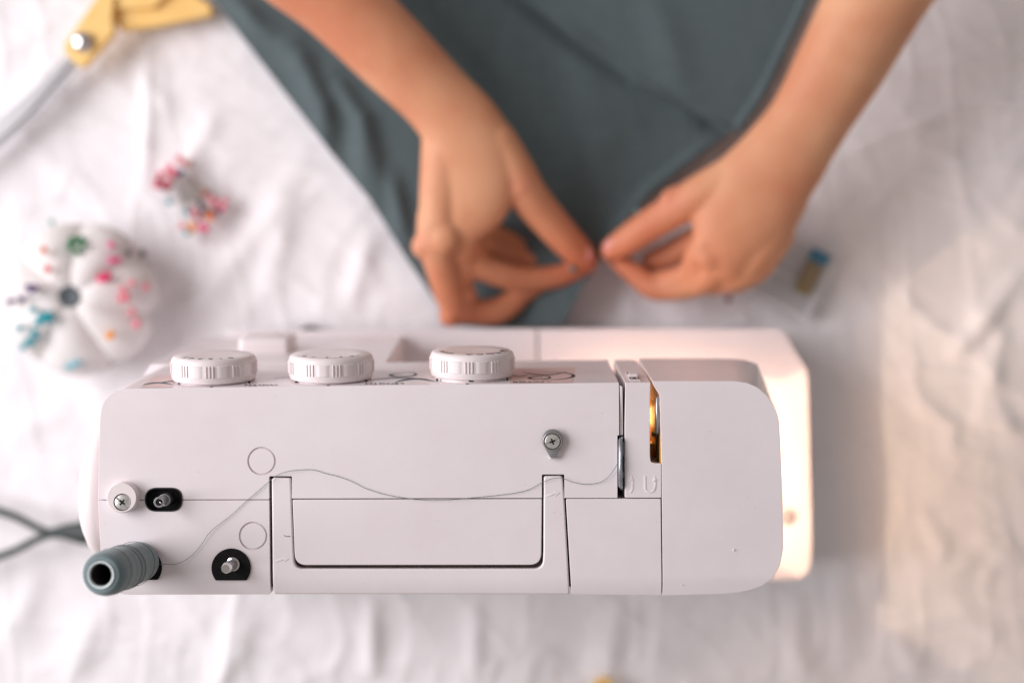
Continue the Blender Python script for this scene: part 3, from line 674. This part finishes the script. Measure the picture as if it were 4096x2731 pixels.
# ------------------------------------------------------------------ thread spool
b0, t0 = W(566, 2243, ZT+.0012), W(403, 2298, ZT+.0555)
a = t0-b0; Ls = a.length; R_ = a.to_track_quat('Z', 'Y').to_matrix().to_4x4(); R_.translation = b0
SP = empty('thread_spool', b0); tag(SP, 'spool of slate grey thread leaning on the back left corner of the machine', 'thread spool')
prof = [(.0072, .0005), (.0096, .0008), (.0106, .0022)]
for k in range(1, 60):
    t = k/60; prof.append((.0106+.0010*math.sin(math.pi*min(t*1.15, 1)*.5)+.00003*math.sin(k*1.9)+.00004*math.sin(k*.5+1), .0022+t*(Ls-.0085)))
for r_, z_ in ((.01145, Ls-.0058), (.0110, Ls-.0036), (.0101, Ls-.0018), (.0090, Ls-.0007), (.0080, Ls-.0004), (.0072, Ls-.0008)): prof.append((r_, z_))
v, f = lathe(prof, 72, False)
wd = pydata(v, f, smooth=180)
ob = put('thread_winding', wd, M['winding'], SP, matrix=R_)
# visible separate turns crossing the winding
for tz in (.22, .45, .52, .78):
    pts = [((.01168)*math.cos(q/40*2*math.pi), (.01168)*math.sin(q/40*2*math.pi), tz*Ls+.0015*math.sin(q/40*2*math.pi+tz*9)) for q in range(41)]
    put('thread_turn', pydata(*xf(pipe(pts, .00013, 6, 1), R_), smooth=90), M['cord'], SP)
put('spool_core', pydata(*xf(lathe([(.0069, 0), (.0070, Ls), (.0069, Ls+.0005), (.0062, Ls+.0004), (.0058, Ls-.0003), (.0058, .002)], 56, False), R_), smooth=50), M['core'], SP)
put('core_bore_shade', pydata(*xf(lathe([(.00580, Ls-.0012), (.0055, Ls-.0012), (.0056, .006), (.0003, .006), (.0003, .003), (.00595, .003)], 40, False), R_)), M['boreshade'], SP)  # liner added to darken the bore, shade put into its colour
# loose thread across the machine
tpx = [(600, 2246, 4), (622, 2253, 3), (665, 2256, 1.5), (712, 2253, 1), (760, 2226, .6), (800, 2185, .6), (840, 2128, .8), (885, 2090, .6), (930, 2055, .5), (980, 2008, .4), (1030, 1965, .5), (1080, 1922, .6), (1110, 1899, .8), (1145, 1886, 1.2), (1190, 1880, .8), (1252, 1878, .5),
       (1300, 1892, .4), (1350, 1904, .4), (1405, 1924, .4), (1460, 1951, .4), (1530, 1974, .4), (1600, 1988, .4), (1680, 1998, .3), (1760, 2000, .3), (1830, 1996, .3), (1900, 1989, .3), (1990, 1980, .3), (2070, 1969, .3), (2120, 1955, .4), (2170, 1928, .7), (2215, 1912, 1.0), (2250, 1912, 1),
       (2290, 1927, .7), (2345, 1936, .4), (2400, 1928, .6), (2435, 1905, 1), (2462, 1868, 1.6), (2474, 1845, 2)]
tp_ = [W(x, y, ZT+.0003+z*.001) for x, y, z in tpx]
random.seed(3)
cc = catmull([tuple(p) for p in tp_], 8)
cc = [(c[0]+.00006*random.uniform(-1, 1), c[1]+.00006*random.uniform(-1, 1), c[2], .00014, .00014) for c in cc]
th = put('loose_thread', pydata(*tube(cc, 6), smooth=90), M['thread'])
tag(th, 'slack grey-blue thread lying from the spool across the machine top to the slot', 'thread')

# ------------------------------------------------------------------ power cord
PC = empty('power_cord', W(-60, 2050, .02)); tag(PC, 'two dark green cords joining in one plug behind the hand wheel', 'power cord')
put('cord', pydata(*pipe([W(-300, 1990, .012), W(-60, 2030, .014), (W(60, 2065, .016)), W(160, 2115, .02), W(240, 2135, .025), W(380, 2140, .03)], .0029, 12, 8), smooth=80), M['cord'], PC)
put('cord', pydata(*pipe([W(-300, 2340, .012), W(-60, 2245, .014), W(60, 2200, .016), W(150, 2155, .022), W(240, 2130, .03), W(380, 2125, .033)], .0029, 12, 8), smooth=80), M['cord'], PC)
put('cord_plug', pydata(*tube([(*W(215, 2130, .028), .004, .004), (*W(260, 2125, .032), .0055, .0055), (*W(330, 2130, .036), .0085, .007), (*W(420, 2135, .04), .009, .008)], 16), smooth=60), M['cord'], PC)

# ------------------------------------------------------------------ scissors
SC = empty('scissors', W(330, 170, .012)); tag(SC, 'yellow handled scissors with open steel blades at the top left corner', 'scissors')
zs = .016
def flat(name, pts, z1, z0, m, bev, par, seg=6, lab=None):
    return put(name, mesh_from(slab_bm(roundpoly(pts, seg), z1, z0, bev, 3, zref=(z0+z1)/2)), m, par, wn=True, label=lab)
flat('blade', [(300, 195), (345, 235), (315, 272, 6), (210, 405), (-20, 610), (-230, 790), (-90, 600), (120, 395), (262, 235)], .0150, .0128, M['blade'], .0006, SC)
flat('blade', [(262, 225), (300, 195), (310, 225), (110, 460), (-40, 600), (-260, 760), (-60, 520), (130, 360)], .0172, .0156, M['blade'], .0005, SC)
flat('handle', [(430, -60, 10), (262, 178, 22), (262, 212, 14), (318, 270, 22), (348, 268, 14), (462, 135, 18), (455, 80), (470, -60)], .024, .0165, M['yellow'], .0022, SC, lab='handle half holding the pivot')
flat('handle', [(440, -10, 10), (448, 60, 30), (482, 126, 14), (640, 108, 60), (850, 66, 10), (850, 28, 14), (785, -14, 20), (700, -90, 20), (560, -60, 30), (520, -30)], .016, .007, M['yellow'], .0026, SC, lab='handle half reaching under the slate fabric')
flat('handle_rim', [(455, -10, 8), (462, 40, 20), (620, 38, 40), (660, 0, 20), (700, -60, 10), (500, -60)], .0205, .012, M['yellow'], .002, SC)
put('pivot_screw', pydata(*xf(lathe([(.0072, 0), (.0078, .001), (.0074, .003), (.0050, .0048), (.0005, .0055)], 32), Matrix.Translation(W(333, 170, .024))), smooth=60), M['chrome'], SC)

# ------------------------------------------------------------------ pincushion and pins
PX, PY = W(340, 1195, .02)[:2]; PH = .052; PR = .0565; NL = 7
def cushion_pt(th, ph):
    gq = 1-abs(math.sin(NL*th/2+.9+.25*math.sin(2*th)))**.7
    s = math.sin(ph); r_ = PR*(abs(s)**.85)*(1-.05*gq*min(1, s*1.2))
    z = PH*.5+PH*.5*math.cos(ph)*(1-.20*gq*(1-abs(math.cos(ph)))*1.2)
    if ph < 1.5: z -= .19*PH*gq*min(1, s*1.6)*(1-.5*s); z -= .010*math.exp(-(r_/.010)**2)
    return (PX+r_*math.cos(th)-.0025*(z/PH), PY+r_*math.sin(th), max(z, 0)+.001)
v = []; f = []; NT, NP = 160, 44
for i in range(NP+1):
    for k in range(NT): v.append(cushion_pt(2*math.pi*k/NT, .02+(math.pi-.04)*i/NP))
for i in range(NP):
    for k in range(NT): l = (k+1) % NT; f.append((i*NT+k, i*NT+l, (i+1)*NT+l, (i+1)*NT+k))
f.append(tuple(range(NT))); f.append(tuple(NP*NT+k for k in range(NT)))
PCU = empty('pincushion', (PX, PY, 0)); tag(PCU, 'round white segmented pincushion with a dark grey button, full of coloured pins', 'pincushion')
put('cushion', pydata(v, f, smooth=180), M['cushion'], PCU)
bt = W(278, 1186, PH-.006)
put('button', pydata(*xf(lathe([(.0050, -.006), (.0074, -.003), (.0082, .0), (.0072, .0022), (.005, .0018), (.0035, .0010), (.0005, .0010)], 28), Matrix.Translation(bt)), smooth=60), mat('button_grey', srgb(75, 84, 88), .6), PCU)
for k in range(NL):
    th_ = (math.pi*2*k-1.8)/NL
    for _ in range(8): th_ = (math.pi*2*k-1.8-.5*math.sin(2*th_))/NL
    put('seam_cord', pydata(*pipe([Vector(cushion_pt(th_, p_))+Vector((0, 0, .0003)) for p_ in (.25, .6, .95, 1.3, 1.6)], .0004, 6, 4), smooth=80), M['cushion'], PCU)
def surf_z(x, y):
    dx, dy = x-PX, y-PY; th_ = math.atan2(dy, dx); r0 = math.hypot(dx, dy); best = .01
    for i in range(1, 60):
        p_ = cushion_pt(th_, math.pi/2*i/60)
        if math.hypot(p_[0]-PX, p_[1]-PY) >= r0: return p_[2]
    return .012
CM = {}
def cmat(c):
    if c not in CM:
        q_ = [max(0, min(255, (v_-sum(c)/3)*1.25+sum(c)/3*.88)) for v_ in c]; CM[c] = mat('pin_head_colour', srgb(*q_), .38)
    return CM[c]
HEADR = .0026
headme = {}
def make_pin(head, tip, colr, label, cat, group, stem=True):
    head = Vector(head); tip = Vector(tip)
    e = empty('ball_head_pin' if stem else 'bead', head); tag(e, label, cat, group)
    key = colr
    if key not in headme:
        mm = pydata(*sphere((0, 0, 0), HEADR, 14, 10), smooth=120); mm.materials.append(cmat(colr)); headme[key] = mm
    h = bpy.data.objects.new('head', headme[key]); COL.objects.link(h); h.parent = e
    d = (tip-head)
    vf = tube([(0, 0, 0, .00030, .00030), (*(d*.95), .00030, .00030), (*d, .0001, .0001)], 6, caps='flat', up=(0, 1, .3))
    ms = pydata(*vf, smooth=60); ms.materials.append(M['pinsteel'])
    s = bpy.data.objects.new('shaft', ms); COL.objects.link(s); s.parent = e
GR = (50, 125, 85); OR = (225, 130, 90); RD = (215, 70, 45); PU = (105, 85, 125); TE = (60, 165, 175); HP = (232, 60, 130); MP = (235, 120, 165); LP = (245, 165, 175); YE = (240, 165, 50); GY = (95, 90, 95); LB = (160, 205, 215); PEARL = (190, 220, 215)
names = {GR: 'green', OR: 'pale orange', RD: 'orange red', PU: 'purple', TE: 'teal', HP: 'hot pink', MP: 'rose pink', LP: 'light pink', YE: 'yellow', GY: 'dark grey', LB: 'pale blue', PEARL: 'pearly green'}
where = {GR: 'standing in the clump at the top of the pincushion', OR: 'alone above the red pin at the upper left of the pincushion', RD: 'alone on the upper left lobe of the pincushion', PU: 'standing at the left rim of the pincushion',
         TE: 'standing in the big clump left of the pincushion button', HP: 'right of the button on the upper right pincushion lobe', MP: 'above the hot pink pins on the pincushion', LP: 'in the scattered row at the right of the pincushion', YE: 'alone on the lower right pincushion lobe',
         GY: 'in the shaded seam at the upper right of the pincushion', LB: 'standing at the bottom rim of the pincushion', PEARL: 'at the very top rim of the pincushion'}
pl_ = [(GR, [(298, 968), (322, 955), (278, 985), (306, 1008), (332, 980), (288, 958)]), (OR, [(174, 1000)]), (RD, [(190, 1076), (192, 1066)][:1]), (PU, [(112, 1148), (140, 1150), (88, 1196), (42, 1206), (126, 1160)]),
       (TE, [(132, 1238), (172, 1262), (196, 1258), (152, 1292), (136, 1330), (112, 1362), (78, 1312), (92, 1388), (186, 1282), (146, 1346), (160, 1275), (126, 1372), (204, 1272)]), (HP, [(402, 1115), (432, 1102), (418, 1112)]), (MP, [(471, 1040), (446, 1042), (446, 978)]),
       (LP, [(527, 1132), (585, 1147), (490, 1156), (505, 1196), (480, 1196), (528, 1248), (550, 1290), (503, 1180), (545, 1300)]), (YE, [(436, 1345), (446, 1337)]), (GY, [(512, 1014), (572, 1012)]), (LB, [(272, 1468), (312, 1452), (292, 1460)]), (PEARL, [(205, 888)])]
random.seed(11)
short = {GR: 'in the top clump on the pincushion', OR: 'alone above the red pin at the upper left of the pincushion', RD: 'alone on the upper left lobe of the pincushion', PU: 'at the left rim of the pincushion',
         TE: 'in the clump left of the pincushion button', HP: 'right of the pincushion button', MP: 'above the hot pink ones on the pincushion', LP: 'scattered along the right of the pincushion', YE: 'on the lower right pincushion lobe',
         GY: 'at the upper right of the pincushion', LB: 'at the bottom rim of the pincushion', PEARL: 'at the very top rim of the pincushion'}
def pick_words(pts, i):
    n = len(pts); x = [p[0] for p in pts]; y = [p[1] for p in pts]
    if n == 1: return ''
    if n == 2: return ('left' if i == x.index(min(x)) else 'right')+' one of the two '
    if n == 3: return ('topmost ', 'middle ', 'lowest ')[sorted(y).index(y[i])] + 'of the three '
    if y[i] == min(y): return 'topmost '
    if y[i] == max(y): return 'lowest '
    if x[i] == min(x): return 'leftmost '
    if x[i] == max(x): return 'rightmost '
    return 'inner '
for c, L_ in pl_:
    for ip, (px_, py_) in enumerate(L_):
        zh = .046
        for _ in range(5):
            hp = W(px_, py_, zh); zs_ = surf_z(hp.x, hp.y); zh = zs_+.006+random.uniform(0, .001)
        hp = W(px_, py_, zh)
        outw = Vector((hp.x-PX, hp.y-PY, 0))*.35
        tipp = hp - Vector((outw.x*.5+random.uniform(-.002, .002), outw.y*.5+random.uniform(-.002, .002), .016))
        pw = pick_words(L_, ip); lab = pw+names[c]+(' headed pins ' if 'of the' in pw else ' headed pin ')+short[c]
        make_pin(hp, tipp, c, lab, 'pin', 'pins stuck in the pincushion')
# pile of loose pins
DR = (165, 60, 80); BR = (170, 105, 80); PK = (238, 130, 150); TQ = (120, 185, 195); OG = (235, 140, 50); DK = (85, 60, 80); BL = (80, 110, 150)
nm2 = {DR: 'dark red', BR: 'brown', PK: 'pink', TQ: 'pale teal', OG: 'orange', DK: 'dark plum', BL: 'slate blue', LP: 'light pink', HP: 'hot pink', YE: 'yellow', OR: 'peach'}
upper = [(BR, 755, 655), (LP, 712, 632), (PK, 680, 668), (LP, 665, 690), (PK, 700, 690), (DR, 632, 722), (DR, 650, 745), (PK, 672, 730), (DR, 690, 706), (BL, 722, 688), (PK, 640, 700), (HP, 628, 742), (DK, 712, 700), (LP, 730, 650), (TQ, 675, 808), (DR, 668, 752)]
lower = [(BR, 818, 772), (LP, 845, 795), (LP, 900, 808), (PK, 888, 835), (BL, 872, 848), (DK, 800, 820), (OG, 824, 862), (OG, 845, 872), (PK, 775, 848), (TQ, 748, 850), (YE, 770, 918), (HP, 806, 905), (HP, 822, 915), (LP, 728, 905), (TQ, 748, 932), (BR, 850, 845), (DK, 812, 842), (YE, 765, 900), (PK, 862, 810), (DR, 790, 870)]
for side_, lst in (('upper', upper), ('lower', lower)):
    for i, (c, px_, py_) in enumerate(lst):
        z_ = .006+random.uniform(0, .007); hp = W(px_, py_, z_)
        other = lower if side_ == 'upper' else upper
        oc = random.choice(other); tx, ty = oc[1]+random.uniform(-40, 40), oc[2]+random.uniform(-30, 30)
        d = Vector((tx-px_, ty-py_)); d.normalize(); L0 = 185*random.uniform(.85, 1.05)
        tp0 = W(px_+d.x*L0, py_+d.y*L0, .004+random.uniform(0, .008))
        make_pin(hp, tp0, c, (lambda pw: pw+nm2[c]+(' headed pins' if 'of the' in pw else ' headed pin')+' at '+side_+' end of pin pile')(pick_words([(q_[1], q_[2]) for q_ in lst if q_[0] == c], [(q_[1], q_[2]) for q_ in lst if q_[0] == c].index((px_, py_)))), 'pin', 'loose pins in a pile on the tablecloth')

# ------------------------------------------------------------------ slate fabric
def lerp_poly(P, t):
    t = t*(len(P)-1); i = min(int(t), len(P)-2); q = t-i
    return (P[i][0]*(1-q)+P[i+1][0]*q, P[i][1]*(1-q)+P[i+1][1]*q)
def resample(P, n):
    P = [np.array(p, float) for p in P]; d = [0]
    for a, b in zip(P[:-1], P[1:]): d.append(d[-1]+np.linalg.norm(b-a))
    out = []
    for k in range(n):
        s = d[-1]*k/(n-1); i = min(max(np.searchsorted(d, s)-1, 0), len(P)-2); q = (s-d[i])/(d[i+1]-d[i]); out.append(P[i]*(1-q)+P[i+1]*q)
    return out
FCR = [([(1180, 180), (1290, 420), (1300, 640)], 52, .006), ([(1330, 300), (1440, 470), (1460, 760)], 40, .007), ([(1470, 480), (1500, 640), (1510, 820)], 36, .004), ([(1020, 60), (1180, 230), (1330, 500)], 55, .004),
       ([(1560, 700), (1620, 950)], 40, .006), ([(2300, 180), (2380, 420), (2340, 640)], 90, .005), ([(2520, 420), (2400, 620), (2350, 800)], 80, .003),
       ([(1750, 30), (1950, 220), (2150, 520), (2330, 860)], 80, -.004), ([(2860, 560), (2600, 760), (2440, 960)], 30, .006), ([(900, -40), (1050, 120)], 40, .006), ([(2060, -10), (2180, 75), (2295, 163), (2400, 238), (2500, 312)], 34, -.0075), ([(2800, 476), (2910, 532)], 36, -.005)]
def fab_h(px_, py_, creases=FCR):
    X = px_*CZ/FPX; Y = py_*CZ/FPX
    z = .0034*(fbm(X*14, Y*11, 3, 5)-.5)
    c, s = math.cos(rad(60)), math.sin(rad(60)); u = X*c+Y*s; vv = -X*s+Y*c
    z += .0012*ridged(u*7+2, vv*20, 61)
    for pts, wd_, am in creases:
        add = np.zeros_like(X); ns = len(pts)-1
        for i, (a, b) in enumerate(zip(pts[:-1], pts[1:])):
            d, t = segdist(px_, py_, a, b); add = np.maximum(add, np.sin(np.pi*np.clip((i+t)/ns, .03, .97))**.4*np.exp(-(d/wd_)**2))
        z = z+am*add
    return z
def fabric_sheet(name, Lp_, Rp_, nu, nv, zfun, m, parent, lab=None, thick_=.0009):
    Ls_ = resample(Lp_, nv); Rs = resample(Rp_, nv)
    U, Vv = np.meshgrid(np.linspace(0, 1, nu), np.linspace(0, 1, nv))
    LX = np.array([p[0] for p in Ls_])[:, None]; LY = np.array([p[1] for p in Ls_])[:, None]; RX = np.array([p[0] for p in Rs])[:, None]; RY = np.array([p[1] for p in Rs])[:, None]
    PXX = LX*(1-U)+RX*U; PYY = LY*(1-U)+RY*U
    Z = zfun(PXX, PYY, U, Vv)
    X = (PXX-2048)*(CZ-Z)/FPX; Y = (1365.5-PYY)*(CZ-Z)/FPX
    V_ = np.stack([X, Y, Z], -1).reshape(-1, 3); id_ = np.arange(nu*nv).reshape(nv, nu)
    F_ = np.stack([id_[:-1, :-1], id_[1:, :-1], id_[1:, 1:], id_[:-1, 1:]], -1).reshape(-1, 4)
    me_ = bpy.data.meshes.new(name); me_.from_pydata(V_.tolist(), [], F_.tolist()); finish(me_, 180)
    o = put(name, me_, m, parent, label=lab)
    sd = o.modifiers.new('thickness', 'SOLIDIFY'); sd.thickness = thick_; sd.offset = -1
    return o
FB = empty('slate_fabric', W(2000, 500, 0)); tag(FB, 'dark slate blue fabric with a flap, held between the two hands', 'fabric')
Lpts = [(560, -420), (853, 0), (1080, 296), (1323, 610), (1480, 800), (1620, 1027), (1760, 1230), (1815, 1305), (1990, 1309)]
Rpts = [(3420, -420), (3215, 0), (3082, 270), (2950, 512), (2716, 697), (2525, 853), (2403, 1027), (2330, 1150), (2250, 1300)]
def z_main(px_, py_, U, V_):
    z = .0165+fab_h(px_, py_)
    lift = np.clip((py_-500)/550, 0, 1)*.012*np.exp(-((px_-2330)/330)**2)
    return z+lift
fabric_sheet('fabric_panel', Lpts, Rpts, 360, 320, z_main, M['fabric'], FB)
Lf = [(1560, -420), (2107, -6), (2330, 160), (2545, 318), (2740, 420), (2925, 522)]
Rf = [(3460, -420), (3222, 0), (3150, 150), (3088, 270), (3010, 410), (2945, 515)]
def z_flap(px_, py_, U, V_):
    return .0262+fab_h(px_+300, py_+90, [([(2900, 60), (2980, 260), (3030, 450)], 70, .004)])*.9+.004*np.exp(-(U/.06)**2)*np.sin(V_*14)**2
fabric_sheet('fabric_flap', Lf, Rf, 200, 200, z_flap, M['fabric'], FB, 'upper layer with its folded edge across the panel')
hem = [(3245, -60, .030), (3195, 60, .030), (3110, 240, .031), (3040, 380, .030), (2950, 512, .026)]
put('folded_hem', pydata(*tube([(*q_[:3], .0042, .0030) for q_ in catmull([tuple(W(*h_)) for h_ in hem], 8)], 14), smooth=90), M['fabric'], FB)
seam = []
for k in range(61):
    q_ = lerp_poly([tuple(p) for p in resample(Lf, 61)], k/60); zz_ = float(z_flap(np.array([[q_[0]+6]]), np.array([[q_[1]]]), np.array([[0.0]]), np.array([[k/60]]))[0, 0])
    c_ = W(q_[0], q_[1], zz_-.0002); seam.append((c_.x, c_.y, c_.z, .0010, .0008))
put('seam_edge', pydata(*tube(seam, 10), smooth=90), M['fabric'], FB)

# ------------------------------------------------------------------ hands
def chain(P, n=5, seg=20):
    """P: (px, py, z, half width in px, flatness)"""
    Q = []
    for p in P:
        zz = p[2] if p[2] < .045 else .045+(p[2]-.045)*.62; p = (p[0], p[1], zz)+tuple(p[3:])
        c = W(p[0], p[1], p[2]); s = (CZ-p[2])/FPX; fl = p[4] if len(p) > 4 else .95
        Q.append((c.x, c.y, c.z, p[3]*s, p[3]*s*fl))
    return tube(catmull(Q, n), seg)
def skin_mesh(chains, voxel=.0012, it=13):
    me_ = pydata(*join(*chains), smooth=180)
    o = bpy.data.objects.new('tmp', me_); COL.objects.link(o)
    r = o.modifiers.new('r', 'REMESH'); r.mode = 'VOXEL'; r.voxel_size = voxel
    s = o.modifiers.new('s', 'SMOOTH'); s.factor = .6; s.iterations = it
    res = evaluated(o); bpy.data.objects.remove(o); res.materials.clear(); finish(res, 180); return res
P1 = empty('person', W(1700, -300, .1)); tag(P1, 'bare forearms and hands of a person reaching in to pinch and fold the slate fabric', 'person')
h1 = [
    # forearm, wrist, back of the hand
    chain([(850, -420, .125, 205, .85), (1150, -170, .118, 190, .85), (1350, 0, .112, 170, .82), (1560, 205, .104, 160, .78), (1745, 390, .096, 148, .70), (1850, 520, .092, 165, .58), (1885, 640, .089, 190, .45), (1870, 780, .084, 180, .42), (1800, 900, .080, 125, .50)], 6, 28),
    chain([(1790, 560, .088, 105, .8), (1765, 760, .084, 88, .9), (1755, 930, .081, 80, .95)], 5),
    chain([(1890, 480, .088, 92, .75), (1990, 600, .086, 98, .7), (2070, 735, .079, 84, .8)], 5),
    chain([(1880, 560, .092, 60, .8), (1900, 700, .090, 52, .8), (1885, 860, .084, 60, .9), (1860, 960, .074, 62, .95)], 5),
    # thumb side finger to the pinch
    chain([(1980, 560, .088, 85), (2060, 690, .080, 82), (2110, 780, .070, 80), (2190, 875, .055, 73), (2258, 952, .043, 68), (2315, 1012, .035, 62), (2340, 1045, .031, 54)], 5),
    # outer finger, bent under
    chain([(1740, 860, .082, 72), (1738, 960, .082, 70), (1775, 1090, .066, 68), (1812, 1210, .049, 60), (1845, 1250, .042, 50)], 5),
    chain([(1838, 1232, .044, 56), (1900, 1246, .036, 54), (1985, 1244, .030, 54), (2040, 1213, .027, 52), (2085, 1172, .025, 48), (2150, 1140, .024, 38)], 5),
    chain([(1860, 900, .078, 66), (1850, 1000, .066, 64), (1845, 1100, .052, 52), (1850, 1180, .043, 46)], 5),
    # inner finger to the pinch
    chain([(1870, 960, .062, 60), (1905, 1050, .052, 58), (1990, 1092, .042, 54), (2090, 1116, .034, 52), (2190, 1112, .029, 48), (2275, 1093, .027, 44), (2325, 1078, .026, 36)], 5),
    # fingers folded in the shade of the palm
    chain([(1880, 950, .052, 56), (1980, 1000, .026, 50), (2090, 1035, .019, 46), (2180, 1060, .018, 40)], 4),
    chain([(1900, 890, .048, 50), (1990, 945, .020, 46), (2080, 980, .016, 44), (2150, 1010, .015, 40)], 4),
    chain([(1830, 480, .107, 15), (1900, 600, .105, 18), (1965, 690, .100, 20)], 4), chain([(1780, 520, .106, 14), (1840, 660, .104, 17), (1850, 860, .097, 18)], 4), chain([(1735, 520, .100, 14), (1745, 700, .100, 16), (1745, 900, .096, 18)], 4),
    sphere(W(1862, 1180, .046), .0085, 14, 10), sphere(W(2195, 1112, .030), .0080, 14, 10, .9), sphere(W(2200, 880, .0480), .0124, 14, 10, .8),
    sphere(W(1775, 950, .0740), .0120, 14, 10, .7), 
    
    # knuckles
    sphere(W(2075, 745, 0.0701), .0095, 16, 12, .8), sphere(W(1700, 985, 0.0667), .0098, 16, 12), sphere(W(1965, 650, 0.0763), .0080, 16, 12, .7), sphere(W(1800, 1262, 0.0450), .0085, 16, 12), sphere(W(1760, 480, 0.0791), .012, 16, 12, .6),
]
lab1 = 'forearm and hand on the left, thumb and forefinger pinching the cloth'
a1 = put('arm', skin_mesh(h1), M['skin'], P1, label=lab1)
h2 = [
    chain([(3760, -430, .125, 225, .85), (3620, -200, .120, 215, .85), (3500, 0, .114, 200, .82), (3365, 255, .105, 182, .80), (3235, 480, .097, 162, .72), (3120, 650, .092, 178, .60), (3000, 800, .086, 195, .48), (2930, 920, .080, 170, .45), (2890, 1020, .070, 120, .6)], 6, 28),
    chain([(3120, 620, .090, 110, .75), (2960, 705, .085, 100, .8), (2800, 780, .076, 82), (2700, 840, .065, 72), (2600, 900, .053, 66), (2510, 960, .043, 60), (2450, 998, .037, 50)], 5),
    chain([(3130, 780, .080, 110, .8), (3060, 920, .072, 105, .85), (2990, 1030, .060, 90), (2920, 1095, .048, 74), (2840, 1125, .040, 60)], 5),
    chain([(2920, 900, .078, 90), (2860, 1030, .068, 74), (2820, 1100, .056, 68), (2760, 1135, .045, 60), (2680, 1150, .037, 56), (2612, 1148, .033, 52), (2562, 1112, .031, 48), (2500, 1065, .030, 40), (2455, 1028, .029, 34)], 5),
    chain([(2860, 920, .080, 60), (2800, 1010, .070, 56), (2760, 1090, .054, 50), (2700, 1115, .042, 46), (2640, 1125, .034, 42)], 5),
    chain([(2870, 920, .055, 62), (2775, 965, .036, 56), (2685, 1015, .024, 54), (2610, 1045, .020, 46)], 4),
    chain([(3130, 640, .112, 16), (3010, 800, .101, 16), (2900, 980, .086, 18)], 4), chain([(3180, 680, .108, 16), (3090, 850, .097, 16), (3010, 990, .082, 18)], 4),
    chain([(3100, 940, .062, 80), (3020, 1060, .048, 70), (2940, 1130, .038, 50)], 4),
    sphere(W(2690, 805, 0.0617), .0095, 16, 12, .8), sphere(W(2835, 1030, 0.0667), .0085, 16, 12, .7), sphere(W(3150, 560, 0.0803), .012, 16, 12, .5), sphere(W(2700, 800, 0.0611), .010, 16, 12, .8),
]
a2 = put('arm', skin_mesh(h2), M['skin'], P1, label='forearm and hand on the right, thumb tip touching a bent forefinger')
def nail(px_, py_, z_, ang, L_, w_, par, tilt=20):
    vf = sphere((0, 0, 0), 1, 16, 10); m_ = Matrix.Translation(W(px_, py_, z_)) @ Matrix.Rotation(rad(ang), 4, 'Z') @ Matrix.Rotation(rad(tilt), 4, 'Y') @ Matrix.Diagonal((L_, w_, .0012, 1))
    put('fingernail', pydata(*xf(vf, m_), smooth=90), M['nail'], par)
nail(2338, 1014, .0432, -50, .0070, .0052, a1); nail(2452, 983, .0452, 215, .0072, .0055, a2)
# pins in use
make_pin(W(2290, 1077, .041), W(2380, 1060, .028), (120, 130, 125), 'grey headed pin held at the fingertips of the left hand in the picture', 'pin', None)
make_pin(W(2551, 848, .034), W(2560, 960, .026), (140, 160, 160), 'grey headed pin beside the right thumb on the fabric edge', 'pin', None)
make_pin(W(2912, 1197, .012), W(2960, 1110, .004), (120, 25, 40), 'dark red headed pin lying below the right hand', 'pin', None)

# ------------------------------------------------------------------ needle case on the right
NC = empty('needle_case', W(3200, 1060, .005)); tag(NC, 'flat clear plastic case with a blue capped needle vial, right of the hand', 'needle case')
def quad(px_, py_, a_, L_, w_):
    d = Vector((math.cos(rad(a_)), math.sin(rad(a_)))); n = Vector((-d.y, d.x)); c = Vector((px_, py_))
    return [tuple(c+d*L_+n*w_)+(8,), tuple(c-d*L_+n*w_)+(8,), tuple(c-d*L_-n*w_)+(8,), tuple(c+d*L_-n*w_)+(8,)]
flat('case', quad(3130, 1075, 117, 135, 170), .0100, .0060, M['clear'], .0005, NC)
for L1, L2, o1, o2 in ((135, 5, 0, 170), (135, 5, 0, -170), (5, 170, 135, 0), (5, 170, -135, 0), (4, 170, 20, 0)):
    dx_, dy_ = math.cos(rad(117)), math.sin(rad(117))
    flat('case_rim', quad(3130+dx_*o1-dy_*o2, 1075+dy_*o1+dx_*o2, 117, L1, L2), .0125, .0100, M['rim'], .0004, NC, 2)
flat('vial', quad(3237, 1108, 117, 62, 35), .016, .0095, M['vialbody'], .002, NC)
flat('vial_cap', quad(3275, 1030, 117, 26, 38), .017, .0092, M['vialblue'], .002, NC)
flat('vial_foot', quad(3212, 1160, 117, 10, 34), .0163, .0094, mat('olive_end', srgb(150, 130, 70), .4), .001, NC)
yb_ = put('yellow_button', pydata(*xf(lathe([(.0078, 0), (.0085, .0015), (.0075, .0035), (.004, .003), (.0005, .003)], 28), Matrix.Translation(W(2412, 2748, .008))), smooth=60), M['yellow'])
tag(yb_, 'round yellow button lying on the cloth at the bottom edge of the picture', 'button')
